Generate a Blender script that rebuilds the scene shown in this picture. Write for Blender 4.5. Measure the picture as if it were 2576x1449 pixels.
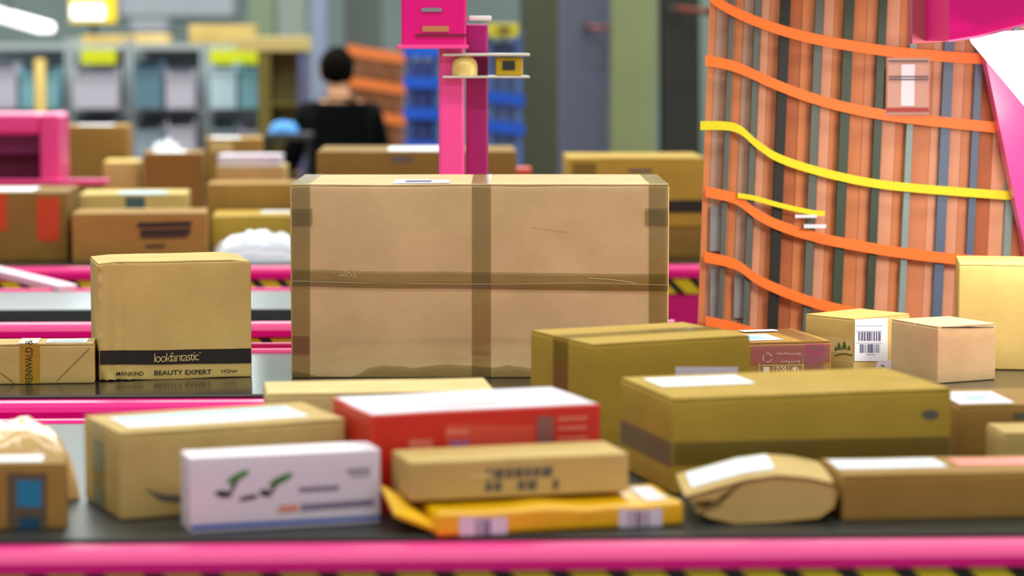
import bpy, bmesh, math, random
from mathutils import Vector, Matrix, noise

for o in list(bpy.data.objects):
    bpy.data.objects.remove(o, do_unlink=True)
scene = bpy.context.scene
COL = scene.collection
R = math.radians
rng = random.Random(7)

# ------------------------------------------------------------------ camera
F = 6500.0                       # focal length in pixels of the 2576 px wide frame
CAM_Z = 1.61
BELT = 0.90
PITCH = math.atan(624.5 / F)
YAW = R(-2.2)
cam_data = bpy.data.cameras.new('camera')
cam = bpy.data.objects.new('camera', cam_data)
COL.objects.link(cam)
cam.location = (0, 0, CAM_Z)
cam.rotation_euler = (math.pi / 2 - PITCH, 0, YAW)
cam_data.sensor_width = 36.0
cam_data.lens = F / 2576 * 36.0
cam_data.clip_end = 200
cam_data.dof.use_dof = True
cam_data.dof.focus_distance = 5.42
cam_data.dof.aperture_fstop = 2.4
scene.camera = cam

# ------------------------------------------------------------------ world, lights, exposure
world = bpy.data.worlds.new('hall_light')
scene.world = world
world.use_nodes = True
bgn = world.node_tree.nodes['Background']
bgn.inputs['Color'].default_value = (0.90, 1.0, 0.98, 1)
bgn.inputs['Strength'].default_value = 0.40

def area(name, loc, rot, sx, sy, watts, color=(1, 1, 1)):
    l = bpy.data.lights.new(name, 'AREA')
    l.shape = 'RECTANGLE'
    l.size, l.size_y, l.energy, l.color = sx, sy, watts, color
    o = bpy.data.objects.new(name, l)
    COL.objects.link(o)
    o.location, o.rotation_euler = loc, rot
    return o

LIGHT_ROWS = [(0.3, 4.3, 235), (0.3, 7.6, 150), (0.0, 11.0, 420), (-1.0, 14.3, 800), (0.3, 0.2, 270)]  # last row is added out of view as neutral front fill
for i, (lx, ly, lw) in enumerate(LIGHT_ROWS):
    area('row_light', (lx, ly, 5.35), (0, 0, 0), 9.0, 0.5, lw, (0.97, 1.0, 0.90))

vs = scene.view_settings
vs.view_transform = 'Standard'
vs.look = 'None'
vs.exposure = 0.0
vs.gamma = 1.0
vs.use_curve_mapping = False

# ------------------------------------------------------------------ helpers: projection
RM = Matrix.Rotation(YAW, 3, 'Z') @ Matrix.Rotation(math.pi / 2 - PITCH, 3, 'X')
RMI = RM.transposed()
CAMV = Vector((0, 0, CAM_Z))

def ray(px, py):
    return RM @ Vector(((px - 1288.0) / F, -(py - 724.5) / F, -1.0))

def onz(px, py, z):
    d = ray(px, py)
    return CAMV + d * ((z - CAM_Z) / d.z)

def ony(px, py, Y):
    d = ray(px, py)
    return CAMV + d * (Y / d.y)

def proj(p):
    q = RMI @ (Vector(p) - CAMV)
    return 1288.0 - F * q.x / q.z, 724.5 + F * q.y / q.z

def at_z(px, Y, z):
    """world point at distance Y and height z that stands over picture column px"""
    py = 700.0
    for _ in range(5):
        p = ony(px, py, Y)
        py = proj((p.x, Y, z))[1]
    return Vector((ony(px, py, Y).x, Y, z))

# ------------------------------------------------------------------ helpers: colour and material
def lin(c):
    c /= 255.0
    return c / 12.92 if c <= 0.04045 else ((c + 0.055) / 1.055) ** 2.4

def C(r, g, b):
    return (lin(r), lin(g), lin(b), 1.0)

MATS = {}

def nmat(name):
    m = bpy.data.materials.new(name)
    m.use_nodes = True
    nt = m.node_tree
    b = nt.nodes['Principled BSDF']
    MATS[name] = m
    return m, nt, b

def plain(name, col, rough=0.5, metal=0.0, var=0.06, scale=20.0, coat=0.0, spec=0.5, bump=0.0):
    if name in MATS:
        return MATS[name]
    m, nt, b = nmat(name)
    b.inputs['Roughness'].default_value = rough
    b.inputs['Metallic'].default_value = metal
    b.inputs['Coat Weight'].default_value = coat
    b.inputs['Coat Roughness'].default_value = 0.15
    b.inputs['Specular IOR Level'].default_value = spec
    tc = nt.nodes.new('ShaderNodeTexCoord')
    nz = nt.nodes.new('ShaderNodeTexNoise')
    nz.inputs['Scale'].default_value = scale
    nz.inputs['Detail'].default_value = 3
    nt.links.new(tc.outputs['Object'], nz.inputs['Vector'])
    mx = nt.nodes.new('ShaderNodeMix')
    mx.data_type = 'RGBA'
    mx.inputs[6].default_value = tuple(c * (1 - var) for c in col[:3]) + (1,)
    mx.inputs[7].default_value = tuple(min(1, c * (1 + var)) for c in col[:3]) + (1,)
    nt.links.new(nz.outputs['Fac'], mx.inputs[0])
    nt.links.new(mx.outputs[2], b.inputs['Base Color'])
    if bump:
        bp = nt.nodes.new('ShaderNodeBump')
        bp.inputs['Strength'].default_value = bump
        bp.inputs['Distance'].default_value = 0.002
        nt.links.new(nz.outputs['Fac'], bp.inputs['Height'])
        nt.links.new(bp.outputs['Normal'], b.inputs['Normal'])
    return m

def kraft(name, col, flute=0.12):
    """corrugated board: fibre streaks, faint flute lines, matt"""
    if name in MATS:
        return MATS[name]
    m, nt, b = nmat(name)
    L = nt.links.new
    b.inputs['Roughness'].default_value = 0.72
    b.inputs['Specular IOR Level'].default_value = 0.12
    tc = nt.nodes.new('ShaderNodeTexCoord')
    mp = nt.nodes.new('ShaderNodeMapping')
    mp.inputs['Scale'].default_value = (40, 40, 420)
    L(tc.outputs['Object'], mp.inputs['Vector'])
    n1 = nt.nodes.new('ShaderNodeTexNoise')
    n1.inputs['Scale'].default_value = 1.0
    n1.inputs['Detail'].default_value = 4
    L(mp.outputs['Vector'], n1.inputs['Vector'])
    n2 = nt.nodes.new('ShaderNodeTexNoise')
    n2.inputs['Scale'].default_value = 9.0
    n2.inputs['Detail'].default_value = 5
    L(tc.outputs['Object'], n2.inputs['Vector'])
    ad = nt.nodes.new('ShaderNodeMath')
    ad.operation = 'MULTIPLY_ADD'
    ad.inputs[1].default_value = 0.55
    L(n1.outputs['Fac'], ad.inputs[0])
    L(n2.outputs['Fac'], ad.inputs[2])
    rp = nt.nodes.new('ShaderNodeValToRGB')
    rp.color_ramp.elements[0].position = 0.45
    rp.color_ramp.elements[1].position = 1.1 if False else 1.0
    rp.color_ramp.elements[0].color = (col[0] * 0.88, col[1] * 0.86, col[2] * 0.80, 1)
    rp.color_ramp.elements[1].color = (min(1, col[0] * 1.08), min(1, col[1] * 1.07), col[2] * 1.06, 1)
    L(ad.outputs[0], rp.inputs['Fac'])
    L(rp.outputs['Color'], b.inputs['Base Color'])
    wv = nt.nodes.new('ShaderNodeTexWave')
    wv.bands_direction = 'X'
    wv.inputs['Scale'].default_value = 45.0
    wv.inputs['Distortion'].default_value = 0.4
    L(tc.outputs['Object'], wv.inputs['Vector'])
    hm = nt.nodes.new('ShaderNodeMath')
    hm.operation = 'MULTIPLY_ADD'
    hm.inputs[1].default_value = 0.08
    L(wv.outputs['Fac'], hm.inputs[0])
    L(ad.outputs[0], hm.inputs[2])
    bp = nt.nodes.new('ShaderNodeBump')
    bp.inputs['Strength'].default_value = flute
    bp.inputs['Distance'].default_value = 0.0015
    L(hm.outputs[0], bp.inputs['Height'])
    L(bp.outputs['Normal'], b.inputs['Normal'])
    return m

def clear_tape(name, tint, gloss=0.12, rough=0.18, wrinkle=0.3):
    """see-through packing tape: tints what lies under it, overlaps come out darker"""
    if name in MATS:
        return MATS[name]
    m, nt, b = nmat(name)
    nt.nodes.remove(b)
    L = nt.links.new
    out = nt.nodes['Material Output']
    tr = nt.nodes.new('ShaderNodeBsdfTransparent')
    tr.inputs['Color'].default_value = tint
    gl = nt.nodes.new('ShaderNodeBsdfGlossy')
    gl.inputs['Roughness'].default_value = rough
    gl.inputs['Color'].default_value = (0.9, 0.9, 0.9, 1)
    tc = nt.nodes.new('ShaderNodeTexCoord')
    nz = nt.nodes.new('ShaderNodeTexNoise')
    nz.inputs['Scale'].default_value = 70
    nz.inputs['Detail'].default_value = 4
    L(tc.outputs['Object'], nz.inputs['Vector'])
    bp = nt.nodes.new('ShaderNodeBump')
    bp.inputs['Strength'].default_value = wrinkle
    bp.inputs['Distance'].default_value = 0.002
    L(nz.outputs['Fac'], bp.inputs['Height'])
    L(bp.outputs['Normal'], gl.inputs['Normal'])
    fr = nt.nodes.new('ShaderNodeLayerWeight')
    fr.inputs['Blend'].default_value = 0.25
    ma = nt.nodes.new('ShaderNodeMath')
    ma.operation = 'MULTIPLY_ADD'
    ma.inputs[1].default_value = 0.5
    ma.inputs[2].default_value = gloss * 0.6
    L(fr.outputs['Fresnel'], ma.inputs[0])
    mx = nt.nodes.new('ShaderNodeMixShader')
    L(ma.outputs[0], mx.inputs['Fac'])
    L(tr.outputs[0], mx.inputs[1])
    L(gl.outputs[0], mx.inputs[2])
    L(mx.outputs[0], out.inputs['Surface'])
    return m

def glow(name, col, strength):
    if name in MATS:
        return MATS[name]
    m, nt, b = nmat(name)
    b.inputs['Base Color'].default_value = (0.8, 0.8, 0.8, 1)
    b.inputs['Emission Color'].default_value = col
    b.inputs['Emission Strength'].default_value = strength
    return m

def hazard(name, period=0.081):
    if name in MATS:
        return MATS[name]
    m, nt, b = nmat(name)
    L = nt.links.new
    b.inputs['Roughness'].default_value = 0.45
    tc = nt.nodes.new('ShaderNodeTexCoord')
    sp = nt.nodes.new('ShaderNodeSeparateXYZ')
    L(tc.outputs['Object'], sp.inputs[0])
    a = nt.nodes.new('ShaderNodeMath'); a.operation = 'ADD'
    L(sp.outputs['X'], a.inputs[0]); L(sp.outputs['Z'], a.inputs[1])
    d = nt.nodes.new('ShaderNodeMath'); d.operation = 'DIVIDE'
    d.inputs[1].default_value = period
    L(a.outputs[0], d.inputs[0])
    f = nt.nodes.new('ShaderNodeMath'); f.operation = 'FRACT'
    L(d.outputs[0], f.inputs[0])
    g = nt.nodes.new('ShaderNodeMath'); g.operation = 'GREATER_THAN'
    g.inputs[1].default_value = 0.36
    L(f.outputs[0], g.inputs[0])
    mx = nt.nodes.new('ShaderNodeMix'); mx.data_type = 'RGBA'
    mx.inputs[6].default_value = C(22, 20, 16)
    mx.inputs[7].default_value = C(214, 186, 8)
    L(g.outputs[0], mx.inputs[0])
    L(mx.outputs[2], b.inputs['Base Color'])
    return m

K = {
    'tan':    kraft('kraft_tan', C(192, 162, 104)),
    'pink':   kraft('kraft_rosy', C(206, 176, 132)),
    'yellow': kraft('kraft_yellow', C(201, 174, 108)),
    'olive':  kraft('kraft_olive', C(174, 142, 58)),
    'brown':  kraft('kraft_brown', C(156, 120, 62)),
    'dark':   kraft('kraft_dark', C(132, 102, 50)),
    'pale':   kraft('kraft_pale', C(210, 184, 130)),
}
TAPE = clear_tape('brown_packing_tape', (0.765, 0.76, 0.62, 1), 0.08, 0.16, 0.5)
AMBER = plain('amber_paper_tape', C(168, 128, 22), 0.35, var=0.12, scale=60, bump=0.2)
CLEAR = clear_tape('clear_tape', (0.93, 0.90, 0.93, 1), 0.3, 0.22, 0.8)
SHADOWBAND = clear_tape('grey_shadow_film', (0.72, 0.74, 0.72, 1), 0.12, 0.25, 0.5)
PAPER = plain('label_paper', C(218, 222, 234), 0.55, var=0.02)
LILAC = plain('lilac_paper', C(214, 204, 224), 0.5, var=0.03)
BLUEPAPER = plain('pale_blue_print', C(140, 190, 220), 0.5, var=0.1, scale=60)
INK = plain('black_ink', C(26, 24, 18), 0.5, var=0.05)
INKG = plain('grey_ink', C(92, 86, 78), 0.6, var=0.1)
BARINK = plain('barcode_ink', C(70, 66, 110), 0.6, var=0.05)
WHITEINK = plain('white_ink', C(214, 196, 170), 0.6, var=0.05)
RED = plain('red_card', C(204, 32, 14), 0.4, var=0.08, scale=8)
REDPRINT = plain('pale_red_print', C(222, 110, 92), 0.5, var=0.1)
WHITEBOX = plain('white_card', C(220, 208, 222), 0.4, var=0.02)
YELLOW = plain('yellow_film', C(232, 176, 8), 0.3, var=0.1, scale=12, coat=0.3, bump=0.2)
PINK = plain('pink_paint', C(224, 0, 126), 0.34, var=0.04, scale=6, coat=0.1, spec=0.35)
PINKD = plain('pink_panel_paint', C(206, 0, 116), 0.4, var=0.06, scale=4, coat=0.2)
PINKL = plain('pale_pink_paint', C(244, 120, 176), 0.35, var=0.04, coat=0.3)
HAZ = hazard('hazard_stripe_tape')
BELTM = plain('black_conveyor_belt', C(40, 40, 38), 0.17, var=0.15, scale=14, spec=0.7)
BELTF = plain('worn_black_belt', C(44, 46, 44), 0.42, var=0.15, scale=14, spec=0.35)
BELTG = plain('grey_conveyor_belt', C(96, 102, 104), 0.28, var=0.1, scale=10, spec=0.7)
RUBBER = plain('black_rubber', C(10, 10, 10), 0.95, var=0.1, spec=0.03)
STEEL = plain('galvanised_steel', C(150, 156, 160), 0.4, 0.6, var=0.1)
DKSTEEL = plain('dark_steel', C(52, 54, 54), 0.5, 0.3, var=0.1)
BLACK = plain('matt_black', C(10, 10, 10), 0.7)

# ------------------------------------------------------------------ helpers: objects
def mesh_obj(name, verts, faces, mat, parent=None, smooth=False):
    me = bpy.data.meshes.new(name)
    me.from_pydata([tuple(v) for v in verts], [], faces)
    me.update()
    if mat:
        me.materials.append(mat)
    if smooth:
        me.polygons.foreach_set('use_smooth', [True] * len(me.polygons))
    o = bpy.data.objects.new(name, me)
    COL.objects.link(o)
    o.parent = parent
    return o

def bm_obj(name, bm, mat, parent=None, smooth=False):
    me = bpy.data.meshes.new(name)
    bm.normal_update()
    bm.to_mesh(me)
    bm.free()
    if mat:
        me.materials.append(mat)
    if smooth:
        me.polygons.foreach_set('use_smooth', [True] * len(me.polygons))
    o = bpy.data.objects.new(name, me)
    COL.objects.link(o)
    o.parent = parent
    return o

def add_box(bm, lo, hi, bevel=0.0):
    lo, hi = Vector(lo), Vector(hi)
    c, s = (lo + hi) / 2, hi - lo
    r = bmesh.ops.create_cube(bm, size=1.0, matrix=Matrix.Translation(c) @ Matrix.Diagonal((abs(s.x), abs(s.y), abs(s.z), 1)))
    if bevel:
        es = list({e for v in r['verts'] for e in v.link_edges})
        bmesh.ops.bevel(bm, geom=es, offset=bevel, segments=2, profile=0.5, affect='EDGES')

def box(name, lo, hi, mat, parent=None, bevel=0.0):
    bm = bmesh.new()
    add_box(bm, lo, hi, bevel)
    return bm_obj(name, bm, mat, parent)

def tube(name, pts, rad, mat, parent=None, n=8, caps=True):
    pts = [Vector(p) for p in pts]
    verts, faces = [], []
    for i, p in enumerate(pts):
        t = (pts[min(i + 1, len(pts) - 1)] - pts[max(i - 1, 0)]).normalized()
        up = Vector((0, 0, 1)) if abs(t.z) < 0.9 else Vector((0, 1, 0))
        a = t.cross(up).normalized()
        b = t.cross(a).normalized()
        for k in range(n):
            an = 2 * math.pi * k / n
            verts.append(p + (a * math.cos(an) + b * math.sin(an)) * rad)
    for i in range(len(pts) - 1):
        for k in range(n):
            faces.append((i * n + k, i * n + (k + 1) % n, (i + 1) * n + (k + 1) % n, (i + 1) * n + k))
    if caps:
        faces.append(tuple(range(n - 1, -1, -1)))
        faces.append(tuple(range((len(pts) - 1) * n, len(pts) * n)))
    return mesh_obj(name, verts, faces, mat, parent, True)

def prism(name, poly, axis, a0, a1, mat, parent=None, smooth=False):
    """poly: list of 2-D points in the plane across `axis` ('x': (y,z), 'y': (x,z), 'z': (x,y))"""
    def pt(p, a):
        if axis == 'x': return (a, p[0], p[1])
        if axis == 'y': return (p[0], a, p[1])
        return (p[0], p[1], a)
    n = len(poly)
    verts = [pt(p, a0) for p in poly] + [pt(p, a1) for p in poly]
    faces = [(i, (i + 1) % n, n + (i + 1) % n, n + i) for i in range(n)]
    faces += [tuple(range(n - 1, -1, -1)), tuple(range(n, 2 * n))]
    bm = bmesh.new()
    vs_ = [bm.verts.new(v) for v in verts]
    for f in faces:
        bm.faces.new([vs_[i] for i in f])
    bmesh.ops.recalc_face_normals(bm, faces=bm.faces)
    return bm_obj(name, bm, mat, parent, smooth)

def empty(name, loc=(0, 0, 0), rz=0.0):
    o = bpy.data.objects.new(name, None)
    o.empty_display_size = 0.1
    COL.objects.link(o)
    o.location = loc
    o.rotation_euler = (0, 0, rz)
    return o

def tag(o, label=None, cat=None, group=None, kind=None):
    if label: o['label'] = label
    if cat: o['category'] = cat
    if group: o['group'] = group
    if kind: o['kind'] = kind
    return o

def copy_tree(o, parent=None):
    c = o.copy()
    COL.objects.link(c)
    c.parent = parent
    for ch in list(o.children):
        copy_tree(ch, c)
    return c

def text_geo(s, offset=0.0, spacing=1.0):
    cu = bpy.data.curves.new('t', 'FONT')
    cu.body = s
    cu.size = 1.0
    cu.offset = offset
    cu.space_character = spacing
    cu.resolution_u = 3
    o = bpy.data.objects.new('t', cu)
    COL.objects.link(o)
    dg = bpy.context.evaluated_depsgraph_get()
    me = bpy.data.meshes.new_from_object(o.evaluated_get(dg))
    V = [v.co.copy() for v in me.vertices]
    Fc = [tuple(p.vertices) for p in me.polygons]
    bpy.data.objects.remove(o)
    bpy.data.curves.remove(cu)
    bpy.data.meshes.remove(me)
    x0, x1 = min(v.x for v in V), max(v.x for v in V)
    y0, y1 = min(v.y for v in V), max(v.y for v in V)
    V = [((v.x - x0) / (x1 - x0), (v.y - y0) / (y1 - y0)) for v in V]
    return V, Fc

def axis_samples(L, r, n):
    h = L / 2
    s = [-h, -h + r * 0.3, -h + r * 0.65, -h + r]
    for i in range(1, n):
        s.append(-h + r + (L - 2 * r) * i / n)
    s += [h - r, h - r * 0.65, h - r * 0.3, h]
    return s

def rbox_grid(w, d, h, r, nx, ny, nz, deform=None):
    sx, sy, sz = axis_samples(w, r, nx), axis_samples(d, r, ny), axis_samples(h, r, nz)
    hw, hd, hh = w / 2, d / 2, h / 2
    V, Fs, idx = [], [], {}
    def vid(p):
        k = (round(p[0], 6), round(p[1], 6), round(p[2], 6))
        if k in idx: return idx[k]
        v = Vector(p)
        q = Vector((max(-hw + r, min(hw - r, v.x)), max(-hd + r, min(hd - r, v.y)), max(-hh + r, min(hh - r, v.z))))
        dv = v - q
        if dv.length > 1e-9:
            v = q + dv.normalized() * r
        v.z += hh
        if deform: v = deform(v)
        idx[k] = len(V)
        V.append(v)
        return idx[k]
    def face(A, B, mk, flip):
        for i in range(len(A) - 1):
            for j in range(len(B) - 1):
                q = [vid(mk(A[i], B[j])), vid(mk(A[i + 1], B[j])), vid(mk(A[i + 1], B[j + 1])), vid(mk(A[i], B[j + 1]))]
                if flip: q.reverse()
                if len(set(q)) >= 3:
                    Fs.append(tuple(dict.fromkeys(q)))
    face(sx, sy, lambda a, b: (a, b, hh), False)
    face(sx, sy, lambda a, b: (a, b, -hh), True)
    face(sx, sz, lambda a, b: (a, -hd, b), False)
    face(sx, sz, lambda a, b: (a, hd, b), True)
    face(sy, sz, lambda a, b: (-hw, a, b), True)
    face(sy, sz, lambda a, b: (hw, a, b), False)
    return V, Fs

class Parcel:
    """a carton standing on height z; its front face spans picture columns l..r with the front top edge at row top"""
    def __init__(self, name, label, cat, l, r, top, py=None, Y=None, z=BELT, yaw=0.0, d=0.2, mat=None, group=None,
                 rad=0.004, flaps=True, seed=0, wob=0.0012, deform=None, res=10):
        if py is not None:
            fl = onz(l, py, z)
        else:
            fl = at_z(l, Y, z)
        a = R(yaw)
        ux, uy = Vector((math.cos(a), math.sin(a), 0)), Vector((-math.sin(a), math.cos(a), 0))
        lo, hi = 0.01, 5.0
        for _ in range(50):
            m_ = (lo + hi) / 2
            if proj(fl + ux * m_)[0] < r: lo = m_
            else: hi = m_
        w = lo
        lo, hi = 0.005, 2.0
        for _ in range(50):
            m_ = (lo + hi) / 2
            if proj(fl + Vector((0, 0, m_)))[1] > top: lo = m_
            else: hi = m_
        h = lo
        self.w, self.d, self.h, self.fl, self.ux, self.uy, self.z = w, d, h, fl, ux, uy, z
        base = fl + ux * (w / 2) + uy * (d / 2)
        self.root = tag(empty(name, base, a), label, cat, group)
        self.base, self.a = base, a
        ft = 0.0035 if flaps else 0.0
        self.ft = ft
        sd = seed * 17.3 + w * 10
        def default(v):
            if wob:
                f = min(1.0, v.z / 0.03)
                v = v + Vector((0, noise.noise(Vector((v.x * 7 + sd, v.z * 9, 3.1))) * wob * (1 if v.y < 0 else -1), noise.noise(Vector((v.x * 8, v.y * 8 + sd, 9.7))) * wob * f))
                v.z = max(v.z, 0.0)
            return v
        self.deform = (lambda v: deform(self, default(v))) if deform else default
        V, Fs = rbox_grid(w, d, h - ft, rad, res, max(4, res // 2), max(4, res // 2), self.deform)
        self.body = mesh_obj('carton', V, Fs, mat, self.root, True)
        if flaps:
            for s in (-1, 1):
                bm = bmesh.new()
                y0, y1 = (-d / 2 + 0.001, -0.0012) if s < 0 else (0.0012, d / 2 - 0.001)
                bmesh.ops.create_grid(bm, x_segments=8, y_segments=3, size=0.5)
                for v in bm.verts:
                    v.co = Vector(((v.co.x) * (w - 0.003), y0 + (v.co.y + 0.5) * (y1 - y0), h))
                ext = bmesh.ops.extrude_face_region(bm, geom=bm.faces[:])
                nv = [e for e in ext['geom'] if isinstance(e, bmesh.types.BMVert)]
                for v in nv: v.co.z -= ft - 0.0003
                bmesh.ops.recalc_face_normals(bm, faces=bm.faces)
                for v in bm.verts:
                    g = self.deform(Vector((v.co.x, v.co.y, v.co.z)))
                    v.co.z = g.z
                bm_obj('top_flap', bm, mat, self.root)
    # -- face coordinates
    def pos(self, face, u, v, off):
        if face == 'front': p = Vector((u, -self.d / 2, v)); n = Vector((0, -off, 0))
        elif face == 'left': p = Vector((-self.w / 2, u, v)); n = Vector((-off, 0, 0))
        elif face == 'right': p = Vector((self.w / 2, u, v)); n = Vector((off, 0, 0))
        else: p = Vector((u, v, self.h)); n = Vector((0, 0, off))
        return self.deform(p) + n
    def px(self, face, px, py):
        d = ray(px, py)
        n, o = {'front': (-self.uy, self.fl), 'left': (-self.ux, self.fl), 'right': (self.ux, self.fl + self.ux * self.w),
                'top': (Vector((0, 0, 1)), self.fl + Vector((0, 0, self.h)))}[face]
        t = (o - CAMV).dot(n) / d.dot(n)
        p = CAMV + d * t - self.base
        x, y, z = p.dot(self.ux), p.dot(self.uy), p.z
        return {'front': (x, z), 'left': (y, z), 'right': (y, z), 'top': (x, y)}[face]
    def uv(self, face, q):
        """q: four picture points (top-left, top-right, bottom-right, bottom-left) or ('f', u0, u1, v0, v1) as fractions of the face"""
        if q[0] == 'f':
            _, u0, u1, v0, v1 = q
            L = {'front': (self.w, self.h), 'left': (self.d, self.h), 'right': (self.d, self.h), 'top': (self.w, self.d)}[face]
            c = lambda u, v: ((u - 0.5) * L[0], (v * L[1]) if face != 'top' else (v - 0.5) * L[1])
            return [c(u0, v1), c(u1, v1), c(u1, v0), c(u0, v0)]
        if len(q) == 4 and not isinstance(q[0], tuple):
            x0, y0, x1, y1 = q
            q = [(x0, y0), (x1, y0), (x1, y1), (x0, y1)]
        return [self.px(face, *p) for p in q]
    def clampuv(self, face, c):
        L = {'front': (self.w, self.h), 'left': (self.d, self.h), 'right': (self.d, self.h), 'top': (self.w, self.d)}[face]
        e = 0.0015
        hu = L[0] / 2 - e
        v0, v1 = (e, L[1] - e) if face != 'top' else (-L[1] / 2 + e, L[1] / 2 - e)
        return (max(-hu, min(hu, c[0])), max(v0, min(v1, c[1])))
    def patch(self, name, face, q, mat, off=0.0006, nu=10, nv=6, label=None, parent=None):
        tl, tr, br, bl = [self.clampuv(face, c) for c in self.uv(face, q)]
        V, Fs = [], []
        for j in range(nv + 1):
            for i in range(nu + 1):
                s, t = i / nu, j / nv
                u = (bl[0] * (1 - s) + br[0] * s) * (1 - t) + (tl[0] * (1 - s) + tr[0] * s) * t
                v = (bl[1] * (1 - s) + br[1] * s) * (1 - t) + (tl[1] * (1 - s) + tr[1] * s) * t
                V.append(self.pos(face, u, v, off))
        for j in range(nv):
            for i in range(nu):
                a = j * (nu + 1) + i
                q_ = (a, a + 1, a + nu + 2, a + nu + 1)
                Fs.append(q_ if face != 'left' else q_[::-1])
        o = mesh_obj(name, V, Fs, mat, parent or self.root, True)
        if label: o['label'] = label
        return o
    def shape(self, name, face, geos, mat, off=0.001, label=None):
        """geos: list of (list of picture points) polygons, printed flat on the face as one mark"""
        V, Fs = [], []
        for pts in geos:
            st = len(V)
            for p in pts:
                u, v = self.clampuv(face, self.px(face, *p))
                V.append(self.pos(face, u, v, off))
            Fs.append(tuple(range(st, st + len(pts))))
        o = mesh_obj(name, V, Fs, mat, self.root)
        if label: o['label'] = label
        return o
    def text(self, s, face, q, mat, off=0.0012, offset=0.0, spacing=1.0, rot=False):
        tl, tr, br, bl = self.uv(face, q)
        G, Fc = text_geo(s, offset, spacing)
        V = []
        for (s_, t) in G:
            if rot: s_, t = 1 - t, s_
            u = (bl[0] * (1 - s_) + br[0] * s_) * (1 - t) + (tl[0] * (1 - s_) + tr[0] * s_) * t
            v = (bl[1] * (1 - s_) + br[1] * s_) * (1 - t) + (tl[1] * (1 - s_) + tr[1] * s_) * t
            V.append(self.pos(face, u, v, off))
        return mesh_obj('lettering', V, Fc, mat, self.root)

def bars(x0, y0, x1, y1, n, seed, slant=0.0):
    """picture rectangles of a barcode"""
    r_ = random.Random(seed)
    ws = [r_.choice((1, 1, 2, 3)) for _ in range(2 * n)]
    k = (x1 - x0) / sum(ws)
    out, x = [], x0
    for i, wv in enumerate(ws):
        if i % 2 == 0:
            s0, s1 = (x - x0) * slant, (x + wv * k - x0) * slant
            out.append([(x, y0 + s0), (x + wv * k, y0 + s1), (x + wv * k, y1 + s1), (x, y1 + s0)])
        x += wv * k
    return out

def ellipse(cx, cy, rx, ry, n=20, a=0.0):
    ca, sa = math.cos(a), math.sin(a)
    return [(cx + rx * math.cos(t) * ca - ry * math.sin(t) * sa, cy + rx * math.cos(t) * sa + ry * math.sin(t) * ca)
            for t in [2 * math.pi * i / n for i in range(n)]]

# ================================================================== the setting
def struct(o):
    o['kind'] = 'structure'
    return o

floor_m = plain('concrete_floor', C(118, 120, 120), 0.35, var=0.12, scale=3)
wall_m = plain('painted_wall', C(150, 166, 166), 0.7, var=0.1, scale=1.5)
ceil_m = plain('ceiling_sheet', C(150, 152, 150), 0.7, var=0.05)
struct(box('floor', (-10, -2, -0.1), (10, 22.3, 0), floor_m))
struct(box('wall_back', (-10, 22.0, 0), (10, 22.3, 7.0), wall_m))
struct(box('ceiling', (-10, -2, 7.0), (10, 22.3, 7.1), ceil_m))
win_m = glow('daylight_window_glass', (0.80, 0.92, 1.0, 1), 3.6)
for i in range(5):
    x0 = -9.0 + i * 3.6
    w_ = struct(empty('window_%d' % (i + 1), (x0 + 1.7, 21.95, 2.3)))
    box('pane', (-1.65, 0, 0.05), (-0.03, 0.02, 3.2), win_m, w_)
    box('pane', (0.03, 0, 0.05), (1.65, 0.02, 3.2), win_m, w_)
    f_ = bmesh.new()
    add_box(f_, (-1.72, -0.03, 0), (1.72, 0.04, 0.05)); add_box(f_, (-1.72, -0.03, 3.2), (1.72, 0.04, 3.26))
    add_box(f_, (-1.72, -0.03, 0), (-1.65, 0.04, 3.26)); add_box(f_, (1.65, -0.03, 0), (1.72, 0.04, 3.26)); add_box(f_, (-0.03, -0.03, 0), (0.03, 0.04, 3.26))
    bm_obj('window_frame', f_, DKSTEEL, w_)
for i, (lx, ly, lw) in enumerate(LIGHT_ROWS):
    t = tag(empty('ceiling_light', (lx, ly, 5.37)), 'long white ceiling light hung over the %s' % ('nearest conveyor', 'middle conveyors', 'rear conveyor', 'back shelving', 'aisle in front as added fill')[i], 'ceiling light', 'long ceiling lights')
    box('housing', (-4.6, -0.3, 0.01), (4.6, 0.3, 0.12), STEEL, t, 0.01)
    for sx in (-3, 3):
        box('suspension_rod', (sx - 0.01, -0.01, 0.12), (sx + 0.01, 0.01, 1.63), DKSTEEL, t)

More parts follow.
